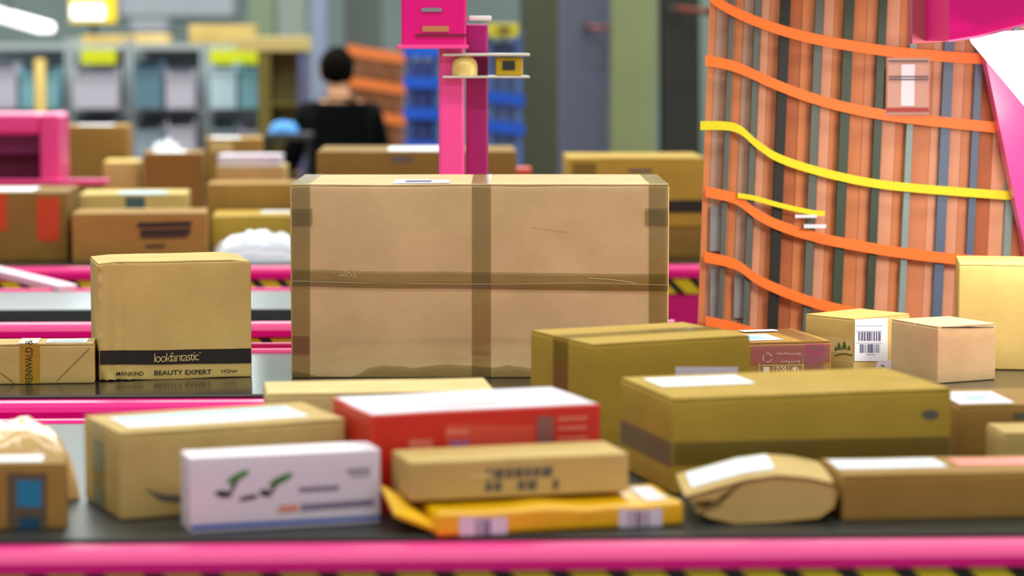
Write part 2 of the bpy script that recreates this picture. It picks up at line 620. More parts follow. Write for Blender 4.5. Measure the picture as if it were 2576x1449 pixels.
# ================================================================== conveyors
def conveyor(label, y0, y1, x0, x1, belt_mat, strip_w=0.0, rh=0.05, hz=0.04, rw=0.135):
    t = tag(empty('belt_conveyor', ((x0 + x1) / 2, (y0 + y1) / 2, 0)), label, 'conveyor')
    cx, cy = t.location.x, t.location.y
    X0, X1 = x0 - cx, x1 - cx
    Y0, Y1 = y0 - cy, y1 - cy
    b = bmesh.new()
    add_box(b, (X0, Y0 + strip_w, BELT - 0.012), (X1, Y1, BELT), 0.003)
    add_box(b, (X0 + 0.02, Y0 + strip_w + 0.01, BELT - 0.22), (X1 - 0.02, Y1 - 0.01, BELT - 0.205), 0.003)
    bm_obj('belt', b, belt_mat, t)
    if strip_w:
        box('black_edge_strip', (X0, Y0, BELT - 0.016), (X1, Y0 + strip_w - 0.002, BELT - 0.004), RUBBER, t, 0.002)  # matt black strip along the front of the belt
    # pink side rails: flat ledge, then a rolled ridge that turns down
    e = rw - 0.135
    prof = [(0.0, -0.008), (-0.065 - e * 0.6, -0.010), (-0.075 - e, -0.002), (-0.09 - e, 0.003), (-0.105 - e, 0.004), (-0.118 - e, 0.001), (-0.129 - e, -0.006), (-0.135 - e, -0.015),
            (-0.135 - e, -rh + 0.003), (-0.131 - e, -rh), (-0.0, -rh)]
    prism('side_rail', [(Y0 - 0.001 + p[0], BELT + p[1]) for p in prof], 'x', X0, X1, PINK, t)
    prism('side_rail', [(Y1 + 0.001 - p[0] * 0.5, BELT + p[1]) for p in prof], 'x', X0, X1, PINK, t)
    box('hazard_strip', (X0, Y0 - rw + 0.009, BELT - rh - hz), (X1, Y0 - rw + 0.015, BELT - rh - 0.001), HAZ, t)
    box('side_panel', (X0, Y0 - rw + 0.017, BELT - 0.30), (X1, Y0 - rw + 0.035, BELT - rh - 0.0015), PINKD, t)
    box('side_panel', (X0, Y1 + 0.04, BELT - 0.30), (X1, Y1 + 0.055, BELT - rh - 0.0015), PINKD, t)
    n = max(2, int((x1 - x0) / 1.5))
    for i in range(n + 1):
        xx = X0 + 0.12 + (X1 - X0 - 0.24) * i / n
        for yy in (Y0 - 0.06, Y1 + 0.0):
            b = bmesh.new()
            add_box(b, (xx - 0.03, yy - 0.03, 0.012), (xx + 0.03, yy + 0.03, BELT - 0.25), 0.004)
            add_box(b, (xx - 0.05, yy - 0.05, 0.0), (xx + 0.05, yy + 0.05, 0.012))
            bm_obj('leg', b, DKSTEEL, t)
    for xx in (X0 + 0.06, X1 - 0.06):
        tube('end_roller', [(xx, Y0 + strip_w + 0.01, BELT - 0.11), (xx, Y1 - 0.01, BELT - 0.11)], 0.085, STEEL, t, 16)
    return t

conveyor('nearest pink conveyor with black belt carrying blurred parcels in front', 3.66, 4.78, -2.6, 2.6, BELTF, 0.0, 0.031, 0.06, 0.10)
mid_c = conveyor('middle pink conveyor whose glossy black belt carries the large taped carton', 5.17, 5.86, -3.2, 3.2, BELTM, 0.0, 0.075, 0.04)
box('back_guard', (-3.2 - mid_c.location.x, 5.934 - mid_c.location.y, BELT - 0.05), (3.2 - mid_c.location.x, 5.95 - mid_c.location.y, BELT + 0.014), PINKD, mid_c, 0.003)
conveyor('empty pink conveyor with grey belt just behind the large taped carton', 6.59, 7.33, -3.6, 0.66, BELTG, 0.25, 0.034, 0.018)
conveyor('rear pink conveyor heaped with cartons and a white plastic bag', 8.20, 9.30, -4.2, 3.6, BELTM, 0.0, 0.036, 0.05)
conveyor('farthest pink conveyor under the stacked cartons at upper left', 10.0, 11.2, -4.6, -0.35, BELTM)

# ================================================================== parcels on the middle conveyor
# -- small carton with amber printed tape, far left
p = Parcel('parcel', 'long low tan carton with amber printed tape, left of the black-banded box', 'carton', -150, 238, 869, py=970, yaw=4, d=0.105, mat=K['tan'], seed=1)
p.patch('tape', 'front', (50, 864, 100, 966), AMBER, 0.0008, label='amber tape with dark lettering')
p.patch('tape', 'top', ('f', 0.505, 0.635, 0.0, 1.0), AMBER, 0.0012)
p.text('RENWALD &', 'front', (64, 856, 82, 966), INK, 0.0016, 0.0, 1.0, rot=True)
p.patch('shipping_label', 'top', ('f', 0.68, 0.95, 0.15, 0.85), PAPER, 0.001)
p.patch('label_print', 'top', ('f', 0.71, 0.92, 0.35, 0.6), BLUEPAPER, 0.0016)
p.shape('crease', 'front', [[(142, 958), (145, 958), (226, 876), (223, 876)]], K['dark'], 0.0006)
p.shape('crease', 'front', [[(0, 938), (2, 937), (38, 964), (34, 964)]], K['dark'], 0.0006)

# -- black-banded carton with lettering
def crumple(self, v):
    x = v.x + self.w / 2
    if v.y < -self.d / 2 + 0.02:
        f = max(0.0, 1 - abs(x - 0.035) / 0.04)
        v.y += -0.0018 * f * math.sin(x * 230) * (0.5 + 0.5 * (1 - v.z / self.h))
        g = max(0.0, 1 - v.z / 0.022) * max(0.0, 1 - x / 0.10)
        v.y += 0.005 * g * math.sin(x * 170 + 1)
        v.z += 0.003 * g * abs(math.sin(x * 200))
        e = max(0.0, 1 - x / 0.012)
        v.y += 0.003 * e * noise.noise(Vector((v.z * 60, 2, 1)))
    if v.z > self.h - 0.01:
        v.z -= 0.004 * max(0.0, 1 - x / 0.02) + 0.006 * max(0.0, 1 - (self.w - x) / 0.012) * 1.0
    v.z += 0.0008 * math.sin(x * 30) * (1 if v.z < 0.005 else 0)
    v.z = max(v.z, 0)
    return v
p = Parcel('parcel', 'upright kraft carton with a black band lettered lookfantastic', 'carton', 250, 634, 660, py=960, yaw=11.5, d=0.2, mat=K['yellow'], rad=0.003, seed=2, deform=crumple, res=84, wob=0.0018)
BAND = [(246, 883), (636, 876), (636, 913), (246, 918)]
p.patch('black_band', 'front', BAND, INK, 0.0010, 84, 5, label='printed black band')
p.patch('black_band', 'left', ('f', 0.0, 1.0, 0.135, 0.255), INK, 0.0009)
p.text('lookfantastic', 'front', [(388, 888), (500, 884), (500, 906), (388, 911)], K['pale'], 0.0022, -0.006, 0.82)
p.text('MANKIND', 'front', [(293, 936), (361, 934), (361, 944), (293, 946)], INK, 0.0022, 0.008)
p.text('BEAUTY EXPERT', 'front', [(388, 931.5), (532, 929), (532, 941), (388, 943.5)], INK, 0.0022, 0.014)
p.text('HQhair', 'front', [(557, 929), (598, 927.5), (598, 937), (557, 938.5)], INK, 0.0020, 0.002, 0.9)
p.text('™', 'front', [(499, 886), (506, 885.6), (506, 889), (499, 889.4)], K['tan'], 0.0016)

# -- the large taped carton
def bigcrease(self, v):
    if v.y < -self.d / 2 + 0.01:
        x = v.x + self.w / 2
        for zc, wd, amp, lo in ((0.068, 0.0045, 0.0030, 0.05), (0.043, 0.004, 0.0024, 0.08)):
            zz = zc - 0.02 * max(0, 1 - x / 0.12)
            e = abs(v.z - zz) / wd
            if e < 1: v.y += amp * (1 - e) * min(1, max(0, (x - lo) / 0.1 + 0.3))
        v.y -= 0.004 * math.sin(math.pi * min(1, max(0, v.z / self.h))) * math.sin(math.pi * min(1, max(0, x / self.w)))
    return v
p = Parcel('parcel', 'very large taped tan carton in the centre of the middle conveyor', 'carton', 733, 1681, 464, py=951, yaw=-2.0, d=0.4, mat=K['pink'], rad=0.004, seed=3, deform=bigcrease, res=64, wob=0.0016)
big = p
p.patch('tape', 'front', (733, 466, 780, 948), TAPE, 0.0008, 6, 40)
p.patch('tape', 'front', (1632, 466, 1681, 960), TAPE, 0.0008, 6, 40)
p.patch('tape', 'front', (1187, 466, 1235, 955), TAPE, 0.0008, 6, 40)
p.patch('tape', 'front', [(735, 678), (1681, 690), (1681, 733), (735, 720)], TAPE, 0.0014, 60, 6)
p.patch('tape', 'front', [(735, 703), (1681, 716), (1681, 733), (735, 720)], clear_tape('brown_tape_fold', (0.88, 0.85, 0.78, 1), 0.1), 0.0018, 60, 2)
p.patch('tape', 'front', (735, 525, 786, 569), TAPE, 0.0016, 6, 4)
p.patch('tape', 'front', (735, 845, 779, 892), TAPE, 0.0016, 6, 4)
p.patch('tape', 'front', (1622, 525, 1681, 569), TAPE, 0.0016, 6, 4)
edge = [(735, 932), (765, 938), (800, 946), (880, 948), (905, 940), (925, 925), (960, 918), (1010, 920), (1040, 925), (1080, 920), (1130, 916), (1180, 920), (1240, 925), (1275, 918), (1330, 926), (1681, 930)]
p.shape('tape', 'front', [[(a[0], a[1]), (b[0], b[1]), (b[0], 953), (a[0], 953)] for a, b in zip(edge, edge[1:])], TAPE, 0.0017)
for u0, u1 in ((0.0, 0.05), (0.478, 0.53), (0.948, 1.0)):
    p.patch('tape', 'top', ('f', u0, u1, 0, 1), TAPE, 0.001, 4, 10)
p.patch('tape', 'left', ('f', 0, 1, 0.44, 0.53), TAPE, 0.001)
p.patch('shipping_label', 'top', ('f', 0.27, 0.42, 0.08, 0.42), LILAC, 0.001)
p.patch('label_print', 'top', ('f', 0.30, 0.37, 0.18, 0.32), BARINK, 0.0014)
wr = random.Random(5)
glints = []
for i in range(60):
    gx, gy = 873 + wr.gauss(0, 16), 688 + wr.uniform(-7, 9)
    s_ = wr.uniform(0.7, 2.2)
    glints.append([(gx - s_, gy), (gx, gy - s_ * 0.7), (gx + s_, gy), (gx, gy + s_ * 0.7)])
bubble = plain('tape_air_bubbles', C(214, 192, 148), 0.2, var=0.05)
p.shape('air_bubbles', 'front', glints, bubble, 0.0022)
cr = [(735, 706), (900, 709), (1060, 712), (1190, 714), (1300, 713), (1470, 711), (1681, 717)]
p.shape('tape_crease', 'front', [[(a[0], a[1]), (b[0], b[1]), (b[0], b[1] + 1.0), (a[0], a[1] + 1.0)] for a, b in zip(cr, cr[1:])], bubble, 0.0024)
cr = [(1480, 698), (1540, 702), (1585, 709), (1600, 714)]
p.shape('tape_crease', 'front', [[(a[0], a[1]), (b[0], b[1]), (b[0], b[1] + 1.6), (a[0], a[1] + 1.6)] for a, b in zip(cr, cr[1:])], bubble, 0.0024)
cr = [(1338, 571), (1390, 580), (1425, 584)]
p.shape('scratch', 'front', [[(a[0], a[1]), (b[0], b[1]), (b[0], b[1] + 0.6), (a[0], a[1] + 0.6)] for a, b in zip(cr, cr[1:])], K['brown'], 0.0008)

# -- brown carton with white handling marks
p = Parcel('parcel', 'low brown carton with white printed handling marks and clear tape', 'carton', 1770, 2091, 866, py=964, yaw=11, d=0.235, mat=K['brown'], seed=4)
p.patch('clear_tape', 'front', (2026, 862, 2073, 952), CLEAR, 0.001)
p.patch('clear_tape', 'front', [(1890, 868), (2091, 862), (2091, 908), (1890, 916)], clear_tape('clear_pink_tape', (0.94, 0.88, 0.92, 1), 0.3, 0.2, 1.0), 0.0016, 14, 6)
p.patch('clear_tape', 'top', ('f', 0.78, 0.94, 0, 1), CLEAR, 0.001)
p.patch('shipping_label', 'top', ('f', 0.2, 0.66, 0.12, 0.62), PAPER, 0.001)
p.patch('label_print', 'top', ('f', 0.34, 0.56, 0.24, 0.45), BLUEPAPER, 0.0014)
p.patch('tape_roll_end', 'top', ('f', 0.52, 0.8, 0.75, 0.9), PAPER, 0.0025)
L_ = lambda x0, y0, x1, y1, t=1.2: [(x0, y0), (x1, y1), (x1 + (t if x0 == x1 else 0), y1 + (0 if x0 == x1 else t)), (x0 + (t if x0 == x1 else 0), y0 + (0 if x0 == x1 else t))]
frame = [L_(1909, 919, 2020, 917), L_(1908, 912, 1908, 955), L_(1945, 918, 1945, 955), L_(1982, 918, 1982, 955), L_(2019, 890, 2019, 955)]
p.shape('print_frame', 'front', frame, WHITEINK, 0.0012)
p.shape('glass_symbol', 'front', [[(1920, 923), (1934.5, 923), (1935.5, 933), (1933, 940), (1928.5, 942), (1926, 942), (1921.5, 940), (1919.5, 933)], [(1926.3, 942), (1928, 942), (1928, 951), (1926.3, 951)], [(1922, 951), (1933, 951), (1933, 953), (1922, 953)]], WHITEINK, 0.0012)
hs = []
for (xa, ya, xb, yb) in ((1954, 923, 1974, 945), (1954, 934, 1968, 951), (1974, 923, 1954, 947), (1963, 923, 1975, 934), (1974, 934, 1958, 952)):
    hs.append([(xa, ya), (xa + 2.2, ya), (xb + 2.2, yb), (xb, yb)])
hs += [L_(1953, 922, 1976, 922), L_(1953, 922, 1953, 953, 1.6), L_(1975, 922, 1975, 953, 1.6)]
p.shape('hatch_symbol', 'front', hs, WHITEINK, 0.0013)
ring = lambda cx, cy, ro, ri, n=18, a0=0, a1=2 * math.pi: [[(cx + ro * math.cos(a0 + (a1 - a0) * i / n), cy + ro * math.sin(a0 + (a1 - a0) * i / n)), (cx + ro * math.cos(a0 + (a1 - a0) * (i + 1) / n), cy + ro * math.sin(a0 + (a1 - a0) * (i + 1) / n)), (cx + ri * math.cos(a0 + (a1 - a0) * (i + 1) / n), cy + ri * math.sin(a0 + (a1 - a0) * (i + 1) / n)), (cx + ri * math.cos(a0 + (a1 - a0) * i / n), cy + ri * math.sin(a0 + (a1 - a0) * i / n))] for i in range(n)]
p.shape('cup_symbol', 'front', ring(2000, 931, 9, 7) + [ellipse(1999, 929, 4.5, 4.5)] + [[(1992, 942), (2009, 942), (2009, 944), (1992, 944)], [(1993, 946), (2010, 946), (2010, 948), (1993, 948)]], WHITEINK, 0.0012)
p.shape('recycling_symbol', 'front', ring(1930, 900, 13, 9, 6, 0.2, 1.8) + ring(1930, 900, 13, 9, 6, 2.3, 3.9) + ring(1930, 900, 13, 9, 6, 4.4, 6.0), WHITEINK, 0.0012)
wl = []
for row, (xa, xb, yy) in enumerate(((1953, 2012, 890), (1963, 2010, 910))):
    x = xa
    r_ = random.Random(row + 3)
    while x < xb:
        wl.append(ellipse(x + 3, yy + r_.uniform(-1, 1), 2.6, r_.uniform(2.5, 4.5), 8))
        x += 6.2
p.shape('printed_words', 'front', wl, WHITEINK, 0.0012)

# -- corner-on carton with shipping label
p = Parcel('parcel', 'kraft carton with big white barcode label and green tree tape', 'carton', 2147, 2287, 803, py=943, yaw=38, d=0.142, mat=K['yellow'], seed=5, rad=0.003)
p.patch('paper_tape', 'left', ('f', 0.0, 1.0, 0.36, 0.64), K['pale'], 0.0008)
p.patch('paper_tape', 'front', [(2147, 851), (2170, 852), (2170, 896), (2147, 896)], K['pale'], 0.0008)
GREEN = plain('green_print', C(74, 104, 52), 0.6)
tr_ = []
for cx, b_, hh_ in ((2112, 880, 20), (2125, 879, 22), (2137, 881, 13), (2104, 882, 12)):
    for k in range(3):
        tw, ty = hh_ * (0.20 + 0.1 * k), b_ - hh_ * (1 - 0.28 * k)
        tr_.append([(cx, ty), (cx + tw, ty + hh_ * 0.42), (cx - tw, ty + hh_ * 0.42)])
tr_ += [[(2100, 893), (2123, 888), (2146, 892), (2146, 895), (2123, 891), (2100, 896)]]
p.shape('tree_logo', 'left', tr_, GREEN, 0.0014, label='green printed trees')
p.patch('shipping_label', 'front', (2149, 799, 2232, 909), PAPER, 0.0012, label='white shipping label with barcodes')
p.shape('barcode', 'front', bars(2158, 835, 2215, 858, 16, 3), BARINK, 0.0016)
p.shape('barcode', 'front', bars(2162, 866, 2214, 888, 20, 9), BARINK, 0.0016)
p.shape('label_lines', 'front', [L_(2152, 820, 2218, 820, 0.6), L_(2152, 833, 2218, 833, 0.6), L_(2152, 863, 2218, 863, 0.6), L_(2178, 892, 2200, 892, 0.9)], BARINK, 0.0016)
tr_ = []
for (cx, cy) in ((2220, 921), (2216, 928), (2223, 934), (2219, 940)):
    tr_.append(ellipse(cx, cy, 6, 2.2, 10, 0.5))
p.patch('paper_tape', 'front', [(2206, 909), (2240, 905), (2240, 947), (2198, 947)], LILAC, 0.0009)
p.shape('tree_logo', 'front', tr_, GREEN, 0.0014)
# -- plain tan carton seen corner-on
p = Parcel('parcel', 'plain tan carton seen corner-on at right with a slightly open lid', 'carton', 2357, 2504, 822, py=966, yaw=25, d=0.165, mat=K['pink'], seed=6, rad=0.003)
p.shape('lid_gap', 'front', [[(2368, 823.5), (2440, 821.5), (2500, 821), (2500, 822.5), (2440, 824.5), (2368, 826)]], INK, 0.001)
# -- tall bright carton at the right edge
p = Parcel('parcel', 'tall brightly lit kraft carton cut by the right picture edge', 'carton', 2408, 2860, 664, py=929, yaw=-10, d=0.22, mat=K['yellow'], seed=7)

# ================================================================== parcels on the nearest conveyor
# smile-printed carton with blue tape at the far left
p = Parcel('parcel', 'small brown carton with blue print at the bottom left corner', 'carton', -130, 168, 1172, py=1338, yaw=6, d=0.1, mat=K['brown'], seed=11)
p.patch('shipping_label', 'top', ('f', 0.1, 0.8, 0.2, 0.8), PAPER, 0.001)
DKBLUE = plain('dark_blue_print', C(14, 70, 100), 0.5)
TEAL = plain('teal_blue_print', C(8, 118, 160), 0.5)
p.patch('printed_panel', 'front', (18, 1190, 118, 1330), plain('grey_brown_print', C(92, 74, 54), 0.6), 0.0008)
p.patch('printed_patch', 'front', (42, 1208, 105, 1276), TEAL, 0.0014, label='teal printed rectangle')
p.patch('printed_patch', 'front', (46, 1300, 100, 1330), DKBLUE, 0.0014)

def lumpy(name, label, cat, c0, c1, d, h, z, mat, yaw, seed, sharp=3.0, bend=0.0, wr_=0.006, pw=0.45, group=None):
    """soft parcel: pillow shape between two base points (front left, front right)"""
    c0, c1 = Vector(c0), Vector(c1)
    w = (c1 - c0).length
    a = math.atan2(c1.y - c0.y, c1.x - c0.x)
    ux, uy = Vector((math.cos(a), math.sin(a), 0)), Vector((-math.sin(a), math.cos(a), 0))
    base = (c0 + c1) / 2 + uy * d / 2
    t = tag(empty(name, base, a), label, cat, group)
    nu, nv = 40, 20
    V, Fs = [], []
    def top(u, v):
        e = (1 - abs(u) ** sharp) * (1 - abs(v) ** sharp)
        zz = h * max(0.0, e) ** pw
        zz += wr_ * e * noise.noise(Vector((u * 4 + seed, v * 4, seed * 3.3))) + 0.5 * wr_ * e * noise.noise(Vector((u * 11 + seed, v * 5, seed)))
        zz += bend * math.sin(math.pi * (u + 1) / 2) * (1 - v * v) * e
        return max(zz, 0.0)
    for s in (1, 0):
        for j in range(nv + 1):
            for i in range(nu + 1):
                u, v = -1 + 2 * i / nu, -1 + 2 * j / nv
                zt = top(u, v)
                V.append((u * w / 2, v * d / 2, 0.0015 + (zt if s else 0.0)))
    n1 = (nu + 1) * (nv + 1)
    for j in range(nv):
        for i in range(nu):
            q = j * (nu + 1) + i
            Fs.append((q, q + 1, q + nu + 2, q + nu + 1))
            Fs.append((n1 + q, n1 + q + nu + 1, n1 + q + nu + 2, n1 + q + 1))
    mesh_obj('wrapping', V, Fs, mat, t, True)
    def sheet(nm, u0, u1, v0, v1, m, off=0.0015, lab=None):
        VV, FF = [], []
        n_ = 14
        for j in range(n_ + 1):
            for i in range(n_ + 1):
                u, v = u0 + (u1 - u0) * i / n_, v0 + (v1 - v0) * j / n_
                VV.append((u * w / 2, v * d / 2, 0.0015 + top(u, v) + off))
        for j in range(n_):
            for i in range(n_):
                q = j * (n_ + 1) + i
                FF.append((q, q + 1, q + n_ + 2, q + n_ + 1))
        o = mesh_obj(nm, VV, FF, m, t, True)
        if lab: o['label'] = lab
        return o
    return t, sheet

GLOSSK = plain('glossy_kraft_film', C(206, 166, 110), 0.28, var=0.1, scale=14, coat=0.5)
t, sh = lumpy('padded_bag', 'crumpled shiny tan bag behind the small box at bottom left', 'bag', at_z(-120, 3.92, BELT), at_z(205, 3.98, BELT), 0.24, 0.105, BELT, GLOSSK, 0, 3.0, wr_=0.012, sharp=4)
t.location.z = BELT

# large tan carton with blue and white label on top
p = Parcel('parcel', 'large tan carton with a blue and white label on top, behind the white box', 'carton', 302, 872, 1090, py=1312, yaw=22, d=0.2, mat=K['tan'], seed=12, rad=0.006)
p.patch('tape', 'left', ('f', 0.42, 0.75, 0.03, 0.98), clear_tape('green_grey_tape', (0.72, 0.80, 0.74, 1), 0.15), 0.0008, label='greenish tape strip')
p.patch('printed_patch', 'left', ('f', 0.45, 0.72, 0.45, 0.8), plain('grey_green_print', C(112, 124, 104), 0.5), 0.0012)
p.patch('printed_patch', 'left', ('f', 0.45, 0.72, 0.04, 0.26), plain('grey_green_print', C(112, 124, 104), 0.5), 0.0012)
p.patch('shipping_label', 'top', ('f', 0.08, 0.88, 0.22, 0.8), PAPER, 0.001, label='white label with pale blue print')
p.patch('label_print', 'top', ('f', 0.10, 0.86, 0.58, 0.78), BLUEPAPER, 0.0014)
p.shape('printed_swoosh', 'front', [[(362, 1228), (410, 1243), (450, 1246), (470, 1240), (470, 1258), (440, 1264), (405, 1260)]], INKG, 0.001)

# white box with olive branches
p = Parcel('parcel', 'white box printed with green and black olive sprigs and a blue line', 'box', 478, 958, 1152, py=1343, yaw=15, d=0.075, mat=WHITEBOX, seed=13, flaps=False, rad=0.003)
p.patch('blue_stripe', 'front', [(478, 1322), (958, 1296), (958, 1306), (478, 1334)], plain('blue_stripe_print', C(24, 84, 176), 0.4), 0.0008)
LEAF = plain('leaf_green_print', C(62, 128, 30), 0.5)
DARKP = plain('olive_black_print', C(40, 34, 38), 0.5)
SMUDGE = plain('grey_violet_print', C(126, 116, 140), 0.5)
p.shape('leaf_print', 'front', [ellipse(598, 1200, 32, 9, 16, -0.5)], LEAF, 0.001)
p.shape('leaf_print', 'front', [ellipse(706, 1206, 34, 9, 16, -0.45)], LEAF, 0.001)
p.shape('olive_print', 'front', [ellipse(562, 1243, 22, 9, 16, 0.1), ellipse(588, 1222, 5, 22, 12, 0.5)], DARKP, 0.001)
p.shape('olive_print', 'front', [ellipse(668, 1240, 16, 9, 16, 0.2), ellipse(690, 1222, 5, 20, 12, 0.5), ellipse(625, 1252, 26, 6, 14, -0.2)], DARKP, 0.001)
p.shape('printed_words', 'front', [[(752, 1226), (852, 1220), (852, 1232), (752, 1238)]], SMUDGE, 0.001)
p.shape('printed_words', 'front', [[(872, 1180), (930, 1176), (930, 1184), (872, 1188)], [(880, 1194), (930, 1191), (930, 1196), (880, 1199)]], SMUDGE, 0.001)
p.shape('printed_words', 'front', [[(756, 1268), (940, 1254), (940, 1272), (756, 1286)]], SMUDGE, 0.001)
p.shape('printed_words', 'front', [[(700, 1272), (750, 1268), (750, 1286), (700, 1290)]], plain('salmon_print', C(214, 140, 120), 0.5), 0.001)

# tan carton behind the red one
p = Parcel('parcel', 'tan carton mostly hidden behind the red box', 'carton', 672, 1245, 992, Y=4.27, yaw=5, d=0.16, mat=K['pale'], seed=14)

# red carton with white top
p = Parcel('parcel', 'red carton with a white printed top', 'carton', 938, 1510, 1046, py=1298, yaw=18, d=0.21, mat=RED, seed=15, flaps=False, rad=0.003)
p.patch('white_top_panel', 'top', ('f', 0.01, 0.99, 0.03, 0.97), plain('white_print', C(206, 204, 222), 0.35, var=0.03), 0.001)
p.patch('label_print', 'top', ('f', 0.2, 0.6, 0.25, 0.34), REDPRINT, 0.0014)
p.patch('label_print', 'top', ('f', 0.12, 0.55, 0.66, 0.74), LILAC, 0.0014)
p.patch('printed_panel', 'front', (1120, 1068, 1345, 1140), plain('red_faded_print', C(214, 70, 52), 0.5), 0.0008)
p.patch('printed_patch', 'front', (1028, 1106, 1088, 1146), REDPRINT, 0.0012)
p.patch('printed_patch', 'front', (1130, 1108, 1180, 1128), plain('violet_print', C(170, 90, 140), 0.5), 0.0014)
p.patch('printed_patch', 'front', (1120, 1080, 1180, 1094), REDPRINT, 0.0014)
p.patch('printed_strip', 'front', (1350, 1046, 1392, 1140), plain('grey_red_print', C(140, 84, 84), 0.5), 0.0012)
p.shape('printed_words', 'front', [[(1402, y_), (1476, y_ - 3), (1476, y_ + 7), (1402, y_ + 10)] for y_ in (1048, 1072, 1098)], REDPRINT, 0.0012)

# yellow flat parcel with the kraft box on it
def yellowbag(self, v):
    v.z += 0.004 * noise.noise(Vector((v.x * 14, v.y * 14, 2.0))) * (1 if v.z > 0.02 else 0)
    return v
p = Parcel('parcel', 'flat glossy yellow parcel under the long kraft box', 'parcel', 1098, 1722, 1290, py=1354, yaw=13, d=0.15, mat=YELLOW, seed=16, flaps=False, rad=0.008, deform=yellowbag, wob=0.003, res=30)
p.patch('shipping_label', 'front', (1156, 1300, 1276, 1350), LILAC, 0.001)
p.shape('barcode', 'front', bars(1196, 1304, 1240, 1346, 6, 2), BARINK, 0.0014)
p.patch('shipping_label', 'front', (1556, 1278, 1664, 1326), LILAC, 0.001)
p.shape('barcode', 'front', bars(1580, 1282, 1632, 1322, 6, 4), plain('plum_print', C(120, 60, 90), 0.5), 0.0014)
p.patch('shipping_label', 'top', ('f', 0.86, 0.95, 0.1, 0.7), PAPER, 0.002)
ytop, yroot = p.z + p.h, p
wing = bmesh.new()
wv = [(-p.w / 2 + 0.004, -p.d / 2 + 0.01, 0.012), (-p.w / 2 - 0.05, -p.d / 2 + 0.055, 0.03), (-p.w / 2 - 0.055, p.d / 2 - 0.03, 0.06), (-p.w / 2 + 0.004, p.d / 2 - 0.01, 0.03)]
a_ = [wing.verts.new(v) for v in wv]
b_ = [wing.verts.new((v[0], v[1], v[2] - 0.006)) for v in wv]
wing.faces.new(a_); wing.faces.new(b_[::-1])
for i in range(4):
    wing.faces.new((a_[i], b_[i], b_[(i + 1) % 4], a_[(i + 1) % 4]))
bmesh.ops.recalc_face_normals(wing, faces=wing.faces)
bm_obj('folded_end', wing, YELLOW, p.root)
p = Parcel('parcel', 'long kraft box with dark print lying on the yellow parcel', 'box', 1030, 1582, 1163, Y=3.70, z=ytop + 0.006, yaw=13, d=0.12, mat=K['tan'], seed=17, flaps=False)
gl_ = []
r_ = random.Random(8)
for row, (yy, hh_) in enumerate(((1180, 24), (1212, 24))):
    x = 1222
    while x < 1392:
        wv = r_.uniform(14, 26)
        sl = -(x - 1222) * 0.035
        gl_.append([(x, yy + sl), (x + wv, yy + sl - 0.6), (x + wv - 3, yy + hh_ + sl), (x - 3, yy + hh_ + sl)])
        x += wv + (5 if row == 0 else r_.choice((5, 40)))
p.shape('printed_mark', 'front', gl_, INKG, 0.001)
p.shape('printed_mark', 'front', [[(1182, 1192), (1236, 1189), (1236, 1200), (1182, 1203)]], K['pale'], 0.0012)

# tan carton behind (upper middle right)
p = Parcel('parcel', 'tan carton with white front label just below the large taped carton', 'carton', 1490, 1886, 866, Y=4.42, yaw=24, d=0.24, mat=K['olive'], seed=18)
p.patch('shipping_label', 'front', (1698, 922, 1856, 958), LILAC, 0.001)
p.patch('tape', 'left', ('f', 0.38, 0.62, 0.0, 1.0), TAPE, 0.001)
p.patch('tape', 'top', ('f', 0.0, 1.0, 0.38, 0.62), TAPE, 0.001)

# long carton with white top label
p = Parcel('parcel', 'long olive-tan carton with a white top label and a painted shadow band', 'carton', 1690, 2392, 1003, py=1246, yaw=13, d=0.27, mat=K['olive'], seed=19, rad=0.006)
p.patch('shipping_label', 'top', ('f', 0.06, 0.40, 0.5, 0.88), PAPER, 0.001)
p.patch('tape', 'front', [(1690, 1112), (2392, 1096), (2392, 1156), (1690, 1172)], SHADOWBAND, 0.001, 14, 4)  # grey film paints the shadow band across front and left faces
p.patch('tape', 'left', ('f', 0, 1, 0.29, 0.55), SHADOWBAND, 0.001)
p.shape('printed_mark', 'front', [ellipse(2340, 1042, 22, 12)], INKG, 0.001)

p = Parcel('parcel', 'brown carton with white label behind the long carton at right edge', 'carton', 2410, 2760, 1020, Y=4.20, yaw=3, d=0.2, mat=K['brown'], seed=20)
p.patch('shipping_label', 'top', ('f', 0.02, 0.42, 0.08, 0.8), PAPER, 0.001)
p.patch('label_print', 'top', ('f', 0.14, 0.3, 0.3, 0.55), BLUEPAPER, 0.0014)
p.shape('printed_mark', 'front', [[(2548, 1040), (2600, 1038), (2600, 1052), (2548, 1054)]], INKG, 0.001)
p = Parcel('parcel', 'small tan carton peeking in at the right picture edge', 'carton', 2522, 2760, 1090, Y=4.04, yaw=2, d=0.11, mat=K['tan'], seed=21)
p = Parcel('parcel', 'low flat brown carton at bottom right with a white top label', 'carton', 2118, 2760, 1196, py=1312, yaw=4, d=0.155, mat=K['brown'], seed=22)
p.patch('shipping_label', 'top', ('f', 0.02, 0.45, 0.35, 0.9), PAPER, 0.001)
p.patch('label_print', 'top', ('f', 0.5, 0.9, 0.4, 0.85), REDPRINT, 0.001)
EY0, EY1 = 3.74, 3.88
out_ = [(1722, 1262), (1800, 1240), (1880, 1218), (1955, 1208), (2030, 1214), (2098, 1228), (2108, 1250), (2098, 1290), (2060, 1316), (1960, 1326), (1850, 1330), (1790, 1318), (1752, 1302), (1785, 1290), (1818, 1274), (1780, 1272), (1740, 1274)]
ep = [ony(a, b, EY0) for a, b in out_]
ez = min(q_.z for q_ in ep)
ec = Vector((sum(q_.x for q_ in ep) / len(ep), (EY0 + EY1) / 2, BELT + 0.001))
env = tag(empty('padded_envelope', ec), 'kraft padded envelope with white label leaning between two cartons', 'envelope')
bm = bmesh.new()
rows = []
